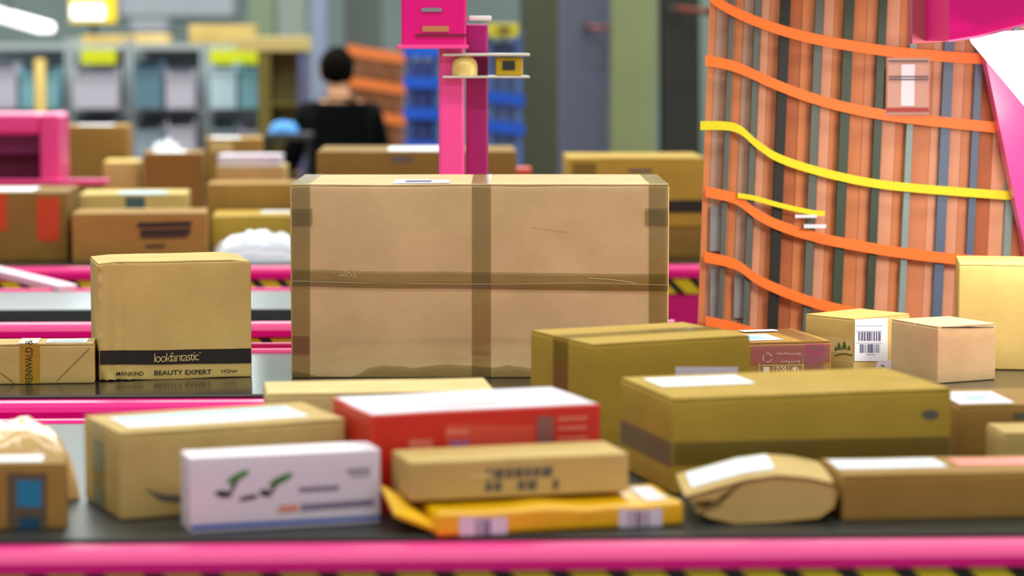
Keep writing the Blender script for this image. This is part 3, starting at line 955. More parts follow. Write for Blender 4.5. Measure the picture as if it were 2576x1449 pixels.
for k, (yy, sc, dz) in enumerate(((EY0 + 0.006, 0.97, 0.0), (EY0, 1.0, 0.0), (EY0 + 0.07, 1.0, 0.006), (EY1, 0.98, 0.010), (EY1 + 0.008, 0.94, 0.008))):
    row = []
    for q_ in ep:
        zz = (q_.z - ez)
        row.append(bm.verts.new(((q_.x - ec.x) * sc, yy - ec.y, max(0.0, zz * sc + dz * min(1, zz / 0.04)))))
    rows.append(row)
n_ = len(ep)
for a_, b_ in zip(rows, rows[1:]):
    for i in range(n_):
        bm.faces.new((a_[i], a_[(i + 1) % n_], b_[(i + 1) % n_], b_[i]))
bm.faces.new(rows[0][::-1]); bm.faces.new(rows[-1])
bmesh.ops.triangulate(bm, faces=[f for f in bm.faces if len(f.verts) > 4])
bmesh.ops.recalc_face_normals(bm, faces=bm.faces)
bm_obj('wrapping', bm, K['tan'], env)
V, Fs = [], []
for k, (a, b) in enumerate(((1745, 1256), (1800, 1240), (1880, 1218), (1955, 1208))):
    q_ = ony(a, b, EY0)
    for yy, dz in ((EY0 + 0.03, 0.0045), (EY0 + 0.07, 0.0085), (EY1 - 0.02, 0.011)):
        V.append((q_.x - ec.x, yy - ec.y, q_.z - ez + dz))
for k in range(3):
    for m_ in range(2):
        Fs.append((k * 3 + m_, (k + 1) * 3 + m_, (k + 1) * 3 + m_ + 1, k * 3 + m_ + 1))
mesh_obj('shipping_label', V, Fs, PAPER, env)

# ================================================================== things on the empty conveyor behind
ARM = plain('pale_arm_paint', C(240, 206, 222), 0.35, var=0.03)
a0, a1 = ony(-90, 662, 7.95), ony(172, 727, 7.36)
t = tag(empty('diverter_arm', (a0 + a1) / 2), 'pale pink slanting diverter arm at the left edge', 'diverter arm')
d_ = (a1 - a0)
bm = bmesh.new()
add_box(bm, (-d_.length / 2, -0.03, -0.012), (d_.length / 2, 0.03, 0.012), 0.005)
o = bm_obj('arm_bar', bm, ARM, t)
o.rotation_euler = d_.to_track_quat('X', 'Z').to_euler()
tube('pivot_post', [(d_.x / 2 - 0.03, d_.y / 2, d_.z / 2), (d_.x / 2 - 0.03, d_.y / 2, BELT - 0.045 - (a0.z + a1.z) / 2)], 0.012, STEEL, t)
c0, c1 = onz(1672, 793, BELT), onz(1782, 783, BELT)
t, sh = lumpy('plastic_mailer', 'pale lilac plastic mailer lying right of the large carton', 'mailer', (0.30, 6.92, BELT), (0.62, 6.95, BELT), 0.26, 0.03, BELT, plain('lilac_film', C(206, 176, 204), 0.25, var=0.1, coat=0.4), 0, 5.0, wr_=0.008)
t.location.z = BELT
sh('shipping_label', -0.9, -0.1, -0.7, 0.1, plain('pale_blue_label', C(170, 196, 220), 0.4))

# ================================================================== parcels on the rear conveyors
def back(label, l, r, top, Y, yaw=0, d=0.3, mat='tan', z=BELT, cat='carton', seed=0, **k):
    return Parcel('parcel', label, cat, l, r, top, Y=Y, z=z, yaw=yaw, d=d, mat=K[mat], seed=seed + 30, res=6, **k)

ORTAPE = plain('orange_red_tape', C(190, 62, 10), 0.45, var=0.1)
p = back('brown carton with two orange-red tape strips at the left edge', -140, 172, 486, 8.36, 2, 0.42, 'dark', seed=1)
p.patch('tape', 'front', (92, 496, 150, 606), ORTAPE, 0.001, label='orange-red tape strip')
p.patch('tape', 'front', (-50, 486, 18, 580), ORTAPE, 0.001, label='orange-red tape strip')
p.patch('shipping_label', 'top', ('f', 0.3, 0.7, 0.2, 0.8), PAPER, 0.001)
p = back('brown carton with a black printed logo left of the large carton', 182, 520, 538, 8.30, 3, 0.26, 'brown', seed=2)
p.shape('printed_logo', 'front', [[(345, 560), (482, 556), (482, 570), (345, 574)], [(352, 578), (480, 574), (480, 588), (352, 592)], [(350, 594), (476, 590), (470, 598), (356, 601)]], INK, 0.001)
p.shape('printed_words', 'front', [[(365, 616), (415, 614), (415, 622), (365, 624)]], INK, 0.001)
p = back('kraft carton with blue print behind the black-logo carton', 200, 470, 490, 8.80, 2, 0.30, 'yellow', seed=3)
p.patch('printed_patch', 'front', (315, 495, 365, 525), plain('slate_blue_print', C(62, 92, 96), 0.5), 0.001)
p.patch('label_print', 'top', ('f', 0.35, 0.8, 0.1, 0.6), BLUEPAPER, 0.001)
p = back('wide olive carton with cream top behind the white plastic bag', 535, 800, 545, 8.62, 2, 0.34, 'olive', seed=4)
p.patch('shipping_label', 'top', ('f', 0.45, 0.75, 0.5, 0.85), PAPER, 0.001)
BAG = plain('white_poly_film', C(200, 210, 224), 0.3, var=0.04, coat=0.4)
t, sh = lumpy('plastic_bag', 'crumpled white plastic bag left of the large taped carton', 'bag', at_z(535, 8.26, BELT), at_z(775, 8.28, BELT), 0.26, 0.085, BELT, BAG, 0, 2.0, wr_=0.018, sharp=2.4)
t.location.z = BELT
p = back('brown carton just left of the person behind the large carton', 520, 760, 464, 9.00, 0, 0.26, 'brown', seed=5)
# farthest conveyor
p = back('tan carton stacked low beside the pink machine at left', 262, 352, 408, 10.32, 3, 0.3, 'yellow', seed=6)
p = back('dark tan carton in the heap left of the person', 362, 512, 386, 10.2, 3, 0.35, 'dark', seed=7)
p.patch('shipping_label', 'top', ('f', 0.15, 0.7, 0.2, 0.8), PAPER, 0.001)
p = back('low carton with white papers on top beside the person', 545, 718, 420, 10.3, 0, 0.3, 'tan', seed=8)
pz = p.z + p.h
pp = at_z(632, 10.42, pz)
t = tag(empty('paper_stack', (pp.x, pp.y, pz + 0.001)), 'stack of white papers on a low carton beside the person', 'paper stack')
for i in range(4):
    o = box('paper_sheaf', (-0.125, -0.09, i * 0.011), (0.125, 0.09, i * 0.011 + 0.0102), LILAC if i % 2 else PAPER, t, 0.001)
    o.rotation_euler.z = rng.uniform(-0.06, 0.06)
p = back('brown carton with pale side panels left of the person', 520, 665, 350, 10.75, 4, 0.32, 'brown', seed=9)
p.patch('shipping_label', 'front', (528, 356, 585, 382), K['pale'], 0.001)
p.patch('shipping_label', 'top', ('f', 0.1, 0.6, 0.2, 0.8), PAPER, 0.001)
p = back('tall brown carton with white top label beside the pink machine', 158, 322, 318, 10.70, 2, 0.34, 'brown', seed=10)
p.patch('shipping_label', 'top', ('f', 0.2, 0.75, 0.2, 0.8), PAPER, 0.001)
BLK = plain('black_bag_film', C(18, 18, 20), 0.35)
t, sh = lumpy('plastic_bag', 'small black and silver bag among the far cartons', 'bag', at_z(362, 10.8, BELT), at_z(478, 10.82, BELT), 0.25, 0.28, BELT, plain('silver_film', C(176, 182, 206), 0.3, coat=0.4), 0, 6.0, wr_=0.03)
t.location.z = BELT
sh('dark_print', -0.55, 0.45, -0.98, -0.6, BLK, 0.003)
# right of the pole
p = back('long low cardboard carton behind the pink pole', 798, 1300, 382, 8.45, -1, 0.5, 'dark', seed=11)
p.patch('shipping_label', 'top', ('f', 0.35, 0.62, 0.15, 0.8), PAPER, 0.001)
p.patch('printed_patch', 'front', (985, 392, 1040, 408), INKG, 0.001)
p = back('brown carton at the bottom of the stack behind the large carton', 1440, 1772, 574, 8.40, -1, 0.45, 'dark', seed=12)
q = Parcel('parcel', 'olive carton with black band, topmost of the stack right of centre', 'carton', 1428, 1774, 398, Y=8.42, z=p.z + p.h + 0.002, yaw=-1, d=0.42, mat=K['olive'], seed=43, res=6)
q.patch('black_band', 'front', (1428, 503, 1774, 536), INK, 0.001)
q.patch('printed_patch', 'front', (1440, 410, 1500, 445), plain('olive_print', C(120, 96, 20), 0.5), 0.001)
q.patch('printed_words', 'front', (1580, 425, 1640, 434), INKG, 0.001)
t = back('small red carton standing beside the dark column', 1286, 1338, 424, 9.05, 0, 0.15, 'tan', seed=14)
t.body.data.materials[0] = plain('dull_red_card', C(206, 70, 52), 0.5)
for ch in t.root.children:
    if ch.name.startswith('top_flap'): ch.data.materials[0] = MATS['dull_red_card']

# ================================================================== pink machine at left
mp_ = at_z(40, 9.62, 0)
t = tag(empty('sorting_machine', (mp_.x, 9.75, 0)), 'pink boxy machine housing with dark opening at the left edge', 'machine')
fl = ony(-150, 440, 9.55); 
x0, x1 = fl.x - mp_.x, ony(150, 440, 9.55).x - mp_.x
zt, zb = ony(40, 286, 9.55).z, BELT - 0.3
PINKM = plain('pink_machine_paint', C(238, 60, 140), 0.4, var=0.05, scale=5, coat=0.2)
xi = ony(100, 440, 9.55).x - mp_.x
zi = ony(40, 340, 9.55).z
YF, YB = -0.2, 0.09
b = bmesh.new()
add_box(b, (xi, YF, zb), (x1, YB, zt), 0.015)
bm_obj('right_post', b, PINKM, t)
b = bmesh.new()
add_box(b, (x0, YF, zi), (xi, YB, zt), 0.015)
bm_obj('top_beam', b, PINKM, t)
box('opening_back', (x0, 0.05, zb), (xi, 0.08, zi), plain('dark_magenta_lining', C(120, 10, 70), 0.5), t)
box('purple_screen', (x0, -0.06, ony(40, 390, 9.55).z), (xi - 0.01, -0.04, zi), plain('purple_film', C(150, 50, 120), 0.3), t)
box('sill', (x0, YF - 0.03, ony(40, 452, 9.5).z - 0.02), (ony(270, 452, 9.5).x - mp_.x, YF + 0.02, ony(40, 452, 9.5).z), PINKM, t, 0.004)
for xx in (x0 + 0.05, x1 - 0.05):
    box('leg', (xx - 0.03, -0.03, 0), (xx + 0.03, 0.03, zb + 0.01), DKSTEEL, t)

# ================================================================== pink post with control box
PY = 6.16
pb = at_z(1136, PY, 0)
t = tag(empty('control_post', (pb.x, PY, 0)), 'bright pink post carrying a pink control box and small shelf', 'control post')
def xz(px, py, Y=PY):
    q_ = ony(px, py, Y)
    return q_.x - pb.x, q_.z
PINKP = plain('bright_pink_paint', C(250, 70, 158), 0.3, var=0.03, coat=0.4)
xa, xb = xz(1104, 300)[0], xz(1168, 300)[0]
box('pole', (xa, -0.03, 0.01), (xb, 0.03, xz(1136, 118)[1]), PINKP, t, 0.006)
box('base_plate', (-0.12, -0.09, 0), (0.12, 0.09, 0.01), DKSTEEL, t)
ca, cb = xz(1010, 118), xz(1172, -60)
cbx = box('control_box', (ca[0], -0.07, ca[1]), (cb[0], 0.09, cb[1]), PINK, t, 0.006)
for (x_0, y_0, x_1, y_1, m_) in ((1060, 21, 1110, 30, STEEL), (1062, 66, 1128, 80, plain('tan_sticker', C(190, 120, 80), 0.5)), (1045, 86, 1172, 92, plain('dark_pink_gap', C(120, 0, 50), 0.5))):
    u, v = xz(x_0, y_1), xz(x_1, y_0)
    box('sticker', (u[0], -0.0735, u[1]), (v[0], -0.0715, v[1]), m_, cbx)
u, v = xz(1010, 118), xz(1172, 112)
box('lip', (u[0] - 0.01, -0.085, u[1] - 0.004), (v[0] + 0.004, -0.0725, v[1]), PINKP, cbx, 0.001)
u, v = xz(1174, 440), xz(1230, 60)
box('rear_pole', (u[0], 0.06, 0.012), (v[0], 0.11, v[1]), plain('magenta_paint', C(176, 16, 120), 0.4), t, 0.005)
WIRE = plain('white_shelf_metal', C(210, 206, 196), 0.3, 0.2)
for (yy, h_) in ((134, 7), (190, 6)):
    u, v = xz(1112, yy + h_), xz(1330, yy)
    box('shelf_plate', (u[0], -0.06, u[1]), (v[0], 0.055, v[1]), WIRE, t, 0.002)
u, v = xz(1178, 52), xz(1236, 40)
box('reflective_dash', (u[0], -0.03, u[1]), (v[0], 0.03, v[1]), plain('white_plastic', C(236, 226, 232), 0.3), t, 0.003)  # reflective dash added as a plain white block
t2 = tag(empty('scanner_unit', (pb.x + xz(1280, 189)[0], PY, xz(1280, 189.5)[1])), 'yellow scanner unit on the shelf right of the pink post', 'scanner')
hw = (xz(1314, 189)[0] - xz(1246, 189)[0]) / 2
hz = xz(1280, 144)[1] - xz(1280, 189.5)[1]
box('housing', (-hw, -0.04, 0.0), (hw, 0.04, hz), plain('scanner_yellow', C(196, 160, 10), 0.4), t2, 0.004)
box('lens', (-hw * 0.5, -0.0435, hz * 0.3), (hw * 0.4, -0.041, hz * 0.8), DKSTEEL, t2)
t3 = tag(empty('beacon_lamp', (pb.x + xz(1168, 189)[0], PY - 0.035, xz(1168, 189.5)[1])), 'cream domed beacon lamp on the shelf of the pink post', 'lamp')
V, Fs = [], []
prof_ = [(0.030, 0.0), (0.031, 0.012), (0.030, 0.025), (0.026, 0.036), (0.017, 0.044), (0.0, 0.047)]
for i in range(16):
    for (r0, z0) in prof_:
        V.append((r0 * math.cos(2 * math.pi * i / 16), r0 * 0.7 * math.sin(2 * math.pi * i / 16), z0))
n_ = len(prof_)
for i in range(16):
    for j in range(n_ - 1):
        Fs.append((i * n_ + j, ((i + 1) % 16) * n_ + j, ((i + 1) % 16) * n_ + j + 1, i * n_ + j + 1))
mesh_obj('dome', V, Fs, plain('cream_plastic', C(246, 214, 130), 0.3), t3, True)

# ================================================================== roll cage with orange straps
CY = 6.05
cb_ = at_z(1780, CY, 0)
CX0, CX1 = 0.70, 1.62
cage = tag(empty('roll_cage', ((CX0 + CX1) / 2, CY + 0.35, 0)), 'tall steel roll cage with orange slats and sagging orange and yellow straps', 'roll cage')
ox, oy = cage.location.x, cage.location.y
def cxz(px, py, Y):
    q_ = ony(px, py, Y)
    return q_.x - ox, q_.z
TOPZ = 1.86
rods = [(1828, 13, 'g'), (1893, 15, 'g'), (1962, 24, 'k'), (2047, 20, 'g'), (2122, 24, 'd'), (2206, 20, 'd'), (2286, 16, 't'), (2376, 24, 'b'), (2452, 18, 'b'), (2545, 18, 't')]
RODM = {'g': plain('grey_green_rod', C(92, 98, 92), 0.5, 0.2), 'k': plain('black_rod', C(24, 26, 22), 0.5), 'd': plain('dark_green_rod', C(52, 66, 50), 0.5),
        't': plain('teal_rod', C(128, 150, 146), 0.5), 'b': plain('slate_blue_rod', C(84, 100, 124), 0.5)}
lean = 0.03
def slab(name, pxl, pxr, z0, z1, Y0, Y1, mat):
    """upright bar spanning picture columns pxl..pxr at mid height, leaning a little to the right at the top as in the photo"""
    xl, xr = cxz(pxl, 400, Y0)[0], cxz(pxr, 400, Y0)[0]
    zc = 1.35
    f = lambda x, z: (x + (z - zc) * lean, z)
    return prism(name, [f(xl, z0), f(xr, z0), f(xr, z1), f(xl, z1)], 'y', Y0 - oy, Y1 - oy, mat, cage)
for (px_, wpx, m_) in rods:
    slab('upright_rod', px_ - wpx / 2, px_ + wpx / 2, 0.2, TOPZ, CY, CY + 0.018, RODM[m_])
slatc = [plain('slat_orange', C(202, 122, 72), 0.6, var=0.12), plain('slat_rust', C(176, 96, 52), 0.6, var=0.15), plain('slat_salmon', C(214, 150, 116), 0.6, var=0.1),
         plain('slat_clay', C(202, 126, 84), 0.6, var=0.12), plain('slat_brown', C(146, 84, 50), 0.6, var=0.15), plain('slat_greige', C(176, 138, 118), 0.6, var=0.12)]
edges = [1772, 1788, 1816, 1838, 1858, 1886, 1902, 1922, 1948, 1974, 2004, 2036, 2058, 2084, 2110, 2134, 2166, 2195, 2216, 2250, 2278, 2294, 2338, 2362, 2388, 2416, 2440, 2462, 2496, 2534, 2554, 2600, 2660]
pick = [0, 5, 3, 0, 5, 3, 2, 3, 1, 1, 0, 3, 2, 0, 2, 0, 3, 0, 2, 0, 2, 3, 2, 0, 2, 3, 0, 1, 2, 2, 3, 2]
for i in range(len(edges) - 1):
    slab('slat', edges[i] + 0.4, edges[i + 1] - 0.4, 0.22, TOPZ - 0.02 - 0.01 * (i % 3), CY + 0.0195 + 0.002 * (i % 2), CY + 0.032 + 0.002 * (i % 2), slatc[pick[i % len(pick)]])
SHEET = plain('grey_sheet', C(132, 132, 134), 0.5, var=0.12, scale=60)
for (pa, pb2, ya, yb) in ((1786, 1820, 520, 632), (1786, 1818, 676, 800), (1846, 1884, 690, 800)):
    u, v = cxz(pa, yb, CY + 0.012), cxz(pb2, ya, CY + 0.012)
    box('infill_sheet', (u[0], CY + 0.012 - oy, u[1]), (v[0], CY + 0.019 - oy, v[1]), SHEET, cage)
hx = (CX1 - CX0) / 2
TAP = 0.17      # nesting cage: the rear is narrower than the front
for (xx0, xx1) in ((-hx + TAP, -hx + TAP + 0.03), (hx - 0.03, hx)):
    box('rear_post', (xx0, 0.32, 0.2), (xx1, 0.35, TOPZ), DKSTEEL, cage, 0.004)
prism('base', [(-hx, -0.3), (hx, -0.3), (hx, 0.35), (-hx + TAP, 0.35)], 'z', 0.16, 0.2, DKSTEEL, cage)
for i in range(7):
    yy = -0.24 + 0.08 * i
    xo = -hx + 0.02 + TAP * (yy + 0.3) / 0.65
    box('side_rod', (xo, yy, 0.2), (xo + 0.012, yy + 0.012, TOPZ), RODM['g'], cage)
prism('side_sheet', [(-hx + 0.034 + TAP * 0.09, -0.24), (-hx + 0.04 + TAP * 0.09, -0.24), (-hx + 0.04 + TAP * 0.95, 0.31), (-hx + 0.034 + TAP * 0.95, 0.31)], 'z', 0.25, TOPZ - 0.1, slatc[3], cage)
for sx in (-hx + 0.22, hx - 0.08):
    for sy in (-0.22, 0.27):
        tube('wheel', [(sx - 0.02, sy, 0.065), (sx + 0.02, sy, 0.065)], 0.065, RUBBER, cage, 16)
        box('castor_fork', (sx - 0.035, sy - 0.03, 0.06), (sx - 0.025, sy + 0.03, 0.16), STEEL, cage)
ORANGE = plain('orange_webbing', C(244, 118, 36), 0.55, var=0.08, scale=40, bump=0.2)
YWEB = plain('yellow_webbing', C(226, 214, 10), 0.55, var=0.08, scale=40, bump=0.2)
def strap(pts, mat, wpx=27, Y=CY - 0.008, name='strap'):
    # smooth through the points
    P_ = []
    for i in range(len(pts) - 1):
        p0, p1, p2, p3 = pts[max(0, i - 1)], pts[i], pts[i + 1], pts[min(len(pts) - 1, i + 2)]
        for k in range(6):
            s = k / 6
            P_.append(tuple(0.5 * ((2 * p1[c]) + (-p0[c] + p2[c]) * s + (2 * p0[c] - 5 * p1[c] + 4 * p2[c] - p3[c]) * s * s + (-p0[c] + 3 * p1[c] - 3 * p2[c] + p3[c]) * s ** 3) for c in (0, 1)))
    P_.append(pts[-1])
    w_ = wpx / F * Y
    V, Fs = [], []
    for (a, bq) in P_:
        x, z = cxz(a, bq, Y)
        for (dy, dz) in ((0, w_ / 2), (0, -w_ / 2), (0.004, -w_ / 2), (0.004, w_ / 2)):
            V.append((x, Y - oy + dy, z + dz))
    for i in range(len(P_) - 1):
        for k in range(4):
            Fs.append((i * 4 + k, (i + 1) * 4 + k, (i + 1) * 4 + (k + 1) % 4, i * 4 + (k + 1) % 4))
    Fs += [(3, 2, 1, 0), tuple(range(len(V) - 4, len(V)))]
    bm = bmesh.new()
    vs_ = [bm.verts.new(v) for v in V]
    for f in Fs: bm.faces.new([vs_[i] for i in f])
    bmesh.ops.recalc_face_normals(bm, faces=bm.faces)
    return bm_obj(name, bm, mat, cage)
strap([(1772, -30), (1800, 2), (1870, 40), (1960, 74), (2060, 100), (2180, 121), (2300, 136), (2470, 148), (2640, 155)], ORANGE)
strap([(1775, 152), (1850, 168), (1960, 216), (2060, 252), (2180, 281), (2300, 299), (2500, 320), (2640, 330)], ORANGE)
strap([(1762, 316), (1850, 321), (1905, 363), (1960, 398), (2060, 431), (2180, 458), (2300, 473), (2540, 492), (2650, 497)], YWEB, 22)['label'] = 'yellow strap'
strap([(1775, 482), (1850, 500), (1900, 536), (1960, 567), (2060, 598), (2180, 622), (2300, 640), (2440, 655), (2640, 668)], ORANGE)
strap([(1856, 492), (1900, 499), (1960, 516), (2040, 534), (2075, 537)], YWEB, 13, CY - 0.014)['label'] = 'short yellow strap end'
strap([(1772, 646), (1850, 665), (1900, 699), (1960, 729), (2060, 765), (2180, 793), (2300, 812), (2450, 828), (2640, 840)], ORANGE)
strap([(1775, 808), (1840, 822), (1900, 840), (1960, 870), (2060, 905)], ORANGE)
for (x_0, y_0, x_1, y_1) in ((2000, 540, 2055, 548), (2022, 564, 2078, 574)):
    u, v = cxz(x_0, y_1, CY - 0.02), cxz(x_1, y_0, CY - 0.02)
    box('strap_tag', (u[0], CY - 0.022 - oy, u[1]), (v[0], CY - 0.0195 - oy, v[1]), PAPER, cage)
# paper pouch hanging on the cage
u, v = ony(2232, 288, CY - 0.012), ony(2338, 148, CY - 0.012)
t = tag(empty('document_pouch', ((u.x + v.x) / 2, CY - 0.014, u.z)), 'pale document pouch with red lower edge hanging on the roll cage', 'document pouch')
hw, hh_ = (v.x - u.x) / 2, v.z - u.z
box('sheet', (-hw, 0.003, 0), (hw, 0.005, hh_), plain('pouch_paper', C(196, 148, 130), 0.5), t)
box('backing_card', (-hw - 0.003, 0.0055, -0.003), (hw + 0.003, 0.0065, hh_ + 0.003), plain('pouch_backing', C(186, 132, 108), 0.5), t)
box('red_edge', (-hw, 0.0, 0.006), (hw, 0.0025, 0.016), plain('dark_red_print', C(160, 30, 12), 0.5), t)
for zz in (hh_ * 0.62, hh_ * 0.67, hh_ * 0.95):
    box('printed_line', (-hw * 0.95, 0.0, zz), (hw * 0.95, 0.0025, zz + 0.003), plain('dark_print', C(70, 56, 60), 0.5), t)
box('white_centre', (-hw * 0.35, 0.0012, 0.02), (hw * 0.3, 0.0028, hh_ * 0.9), plain('white_paper_strip', C(226, 220, 230), 0.5), t)

# ================================================================== pink gantry with lamp, upper right
GY = 5.45
g = tag(empty('scanner_gantry', (1.75, GY, 0)), 'bright pink scanner gantry with hood and leaning leg at upper right', 'gantry')
def gxz(px, py, Y):
    q_ = ony(px, py, Y)
    return (q_.x - 1.75, q_.z)
prism('hood', [gxz(2388, 103, 5.3), gxz(2460, 92, 5.3), gxz(2700, 30, 5.3), gxz(2700, -160, 5.3), gxz(2388, -160, 5.3)], 'y', 5.3 - GY, 5.75 - GY, PINK, g)
prism('hood_edge', [gxz(2386, 106, 5.29), gxz(2462, 95, 5.29), gxz(2700, 33, 5.29), gxz(2700, 28, 5.29), gxz(2460, 89, 5.29), gxz(2386, 101, 5.29)], 'y', 5.285 - GY, 5.31 - GY, PINKL, g)
prism('side_panel', [gxz(2284, 110, 5.6), gxz(2384, 103, 5.6), gxz(2384, -160, 5.6), gxz(2284, -160, 5.6)], 'y', 5.55 - GY, 5.6 - GY, plain('shaded_pink_panel', C(176, 76, 96), 0.5), g)  # hood's side face, its shade put into the duller pink
prism('leg', [gxz(2472, 96, 5.97), gxz(2545, 96, 5.97), gxz(2700, 900, 5.97), gxz(2640, 900, 5.97)], 'y', 5.985 - GY, 6.03 - GY, PINKP, g)
xl, zl = gxz(2670, 890, 5.97)
box('foot_post', (xl - 0.035, 5.985 - GY, 0.0), (xl + 0.035, 6.03 - GY, zl), PINKP, g)
box('cross_arm', (gxz(2480, 20, 5.9)[0], 5.75 - GY, gxz(2480, 20, 5.9)[1] - 0.03), (gxz(2480, 20, 5.9)[0] + 0.06, 6.03 - GY, gxz(2480, 20, 5.9)[1] + 0.03), PINKP, g)
prism('leg_top', [gxz(2472, 97, 5.97), gxz(2545, 97, 5.97), gxz(2545, -20, 5.97), gxz(2472, -20, 5.97)], 'y', 5.985 - GY, 6.03 - GY, PINKP, g)
lampg = tag(empty('scanner_lamp', (1.75, 5.4, 1.6)), 'glaring white lamp head under the pink gantry at right edge', 'lamp')
def lxz(px, py):
    q_ = ony(px, py, 5.36)
    return (q_.x - 1.75, q_.z - 1.6)
prism('diffuser', [lxz(2503, 88), lxz(2540, 80), lxz(2680, 74), lxz(2680, 310), lxz(2511, 108)], 'y', -0.05, 0.22, glow('lamp_white', (1.0, 0.97, 0.93, 1), 9.0), lampg)
box('bracket', (lxz(2600, 60)[0], 0.02, lxz(2600, 68)[1]), (lxz(2640, 60)[0], 0.08, lxz(2600, 30)[1]), DKSTEEL, lampg)
lp = ony(2720, 230, 5.25)
al = area('scanner_lamp_light', lp, (0, 0, 0), 0.3, 0.3, 8, (1.0, 0.95, 0.84))
tgt = ony(2330, 780, 5.55)
al.rotation_euler = (tgt - al.location).to_track_quat('-Z', 'Y').to_euler()

# ================================================================== the person
PYY = 13.5
pc = at_z(858, PYY, 0)
person = tag(empty('person', (pc.x, PYY, 0), 0), 'person in a black hooded jacket seen from behind among the parcels', 'person')
SKIN = plain('skin', C(206, 150, 112), 0.55, var=0.05)
HOOD = plain('black_jacket_cloth', C(7, 9, 11), 1.0, var=0.2, scale=30, spec=0.1)
TROU = plain('dark_trouser_cloth', C(24, 28, 36), 0.85, var=0.2)
HAIR = plain('dark_brown_hair', C(12, 9, 6), 0.95, var=0.3, scale=80, spec=0.05)
def skin_mesh(name, nodes, edges_, mat, root, sub=2, parent=person):
    names = list(nodes)
    me = bpy.data.meshes.new(name)
    me.from_pydata([nodes[n][0] for n in names], [(names.index(a), names.index(b)) for a, b in edges_], [])
    o = bpy.data.objects.new(name, me)
    COL.objects.link(o)
    o.parent = parent
    me.materials.append(mat)
    sk = o.modifiers.new('skin', 'SKIN')
    sk.use_smooth_shade = True
    for i, n in enumerate(names):
        r0 = nodes[n][1]
        sv = me.skin_vertices[0].data[i]
        sv.radius = r0 if isinstance(r0, tuple) else (r0, r0)
        sv.use_root = (n == root)
    ss = o.modifiers.new('sub', 'SUBSURF')
    ss.levels = ss.render_levels = sub
    return o
# facing away from the camera (+Y), head turned and bent to the left (-X)
N = {
    'pel': ((0, 0, 0.83), (0.13, 0.10)), 'wai': ((0, 0.0, 0.95), (0.12, 0.09)), 'che': ((0.0, 0.01, 1.10), (0.14, 0.10)), 'sho': ((0, 0.01, 1.22), (0.12, 0.085)),
    'nek': ((0, 0.0, 1.31), 0.052), 'nk2': ((-0.003, 0.01, 1.365), 0.05), 'jaw': ((-0.008, 0.04, 1.40), (0.06, 0.07)), 'hea': ((-0.01, 0.025, 1.47), (0.076, 0.088)), 'cro': ((-0.01, 0.02, 1.53), (0.06, 0.07)),
    'nos': ((-0.03, 0.125, 1.44), 0.014), 'chi': ((-0.02, 0.10, 1.385), 0.03),
}
E = [('pel', 'wai'), ('wai', 'che'), ('che', 'sho'), ('sho', 'nek'), ('nek', 'nk2'), ('nk2', 'jaw'), ('jaw', 'hea'), ('hea', 'cro'), ('hea', 'nos'), ('jaw', 'chi')]
arms = {'l': [(-0.165, 0.0, 1.235), (-0.245, 0.02, 1.02), (-0.27, 0.20, 0.93), (-0.272, 0.255, 0.92)], 'r': [(0.165, 0.0, 1.235), (0.215, 0.03, 1.0), (0.20, 0.22, 0.93), (0.198, 0.275, 0.92)]}
for s, P_ in arms.items():
    sg = -1 if s == 'l' else 1
    N[s + 'sh'] = (P_[0], 0.058); N[s + 'el'] = (P_[1], 0.042); N[s + 'wr'] = (P_[2], 0.028); N[s + 'pa'] = (P_[3], (0.036, 0.018))
    E += [('sho', s + 'sh'), (s + 'sh', s + 'el'), (s + 'el', s + 'wr'), (s + 'wr', s + 'pa')]
    px_, py_, pz_ = P_[3]
    for k, (dx, ln) in enumerate(((-0.028, 0.062), (-0.0095, 0.072), (0.0095, 0.068), (0.028, 0.052))):
        a_, b_ = s + 'f%d' % k, s + 'g%d' % k
        N[a_] = ((px_ + dx, py_ + 0.05 + ln * 0.35, pz_ - 0.006), 0.0085)
        N[b_] = ((px_ + dx * 1.08, py_ + 0.05 + ln * 0.8, pz_ - 0.03), 0.0075)
        E += [(s + 'pa', a_), (a_, b_)]
    N[s + 't0'] = ((px_ - sg * 0.042, py_ + 0.01, pz_ - 0.012), 0.010); N[s + 't1'] = ((px_ - sg * 0.055, py_ + 0.045, pz_ - 0.03), 0.0085)
    E += [(s + 'pa', s + 't0'), (s + 't0', s + 't1')]
    N[s + 'hi'] = ((sg * 0.09, 0, 0.78), 0.085); N[s + 'kn'] = ((sg * 0.10, 0.01, 0.44), 0.055); N[s + 'an'] = ((sg * 0.11, -0.01, 0.08), 0.036); N[s + 'to'] = ((sg * 0.12, 0.13, 0.035), (0.04, 0.03))
    E += [('pel', s + 'hi'), (s + 'hi', s + 'kn'), (s + 'kn', s + 'an'), (s + 'an', s + 'to')]
skin_mesh('body', N, E, SKIN, 'pel')
H = {
    'hem': ((0, 0, 0.80), (0.185, 0.135)), 'wai': ((0, 0.0, 0.95), (0.18, 0.13)), 'che': ((0, 0.01, 1.10), (0.19, 0.14)), 'sho': ((0, 0.01, 1.215), (0.15, 0.115)), 'col': ((0, 0.01, 1.29), (0.085, 0.08)), 'co2': ((0, 0.005, 1.325), (0.072, 0.072)),
    'hod': ((0, -0.09, 1.235), (0.085, 0.045)), 'hd2': ((0, -0.10, 1.17), (0.05, 0.03)),
    'lsh': ((-0.165, 0.0, 1.225), 0.078), 'lup': ((-0.205, 0.01, 1.13), 0.07), 'lel': ((-0.25, 0.02, 1.0), 0.062), 'lwr': ((-0.27, 0.18, 0.935), 0.046),
    'rsh': ((0.165, 0.0, 1.225), 0.078), 'rup': ((0.19, 0.02, 1.12), 0.07), 'rel': ((0.215, 0.03, 0.99), 0.062), 'rwr': ((0.20, 0.20, 0.935), 0.046),
}
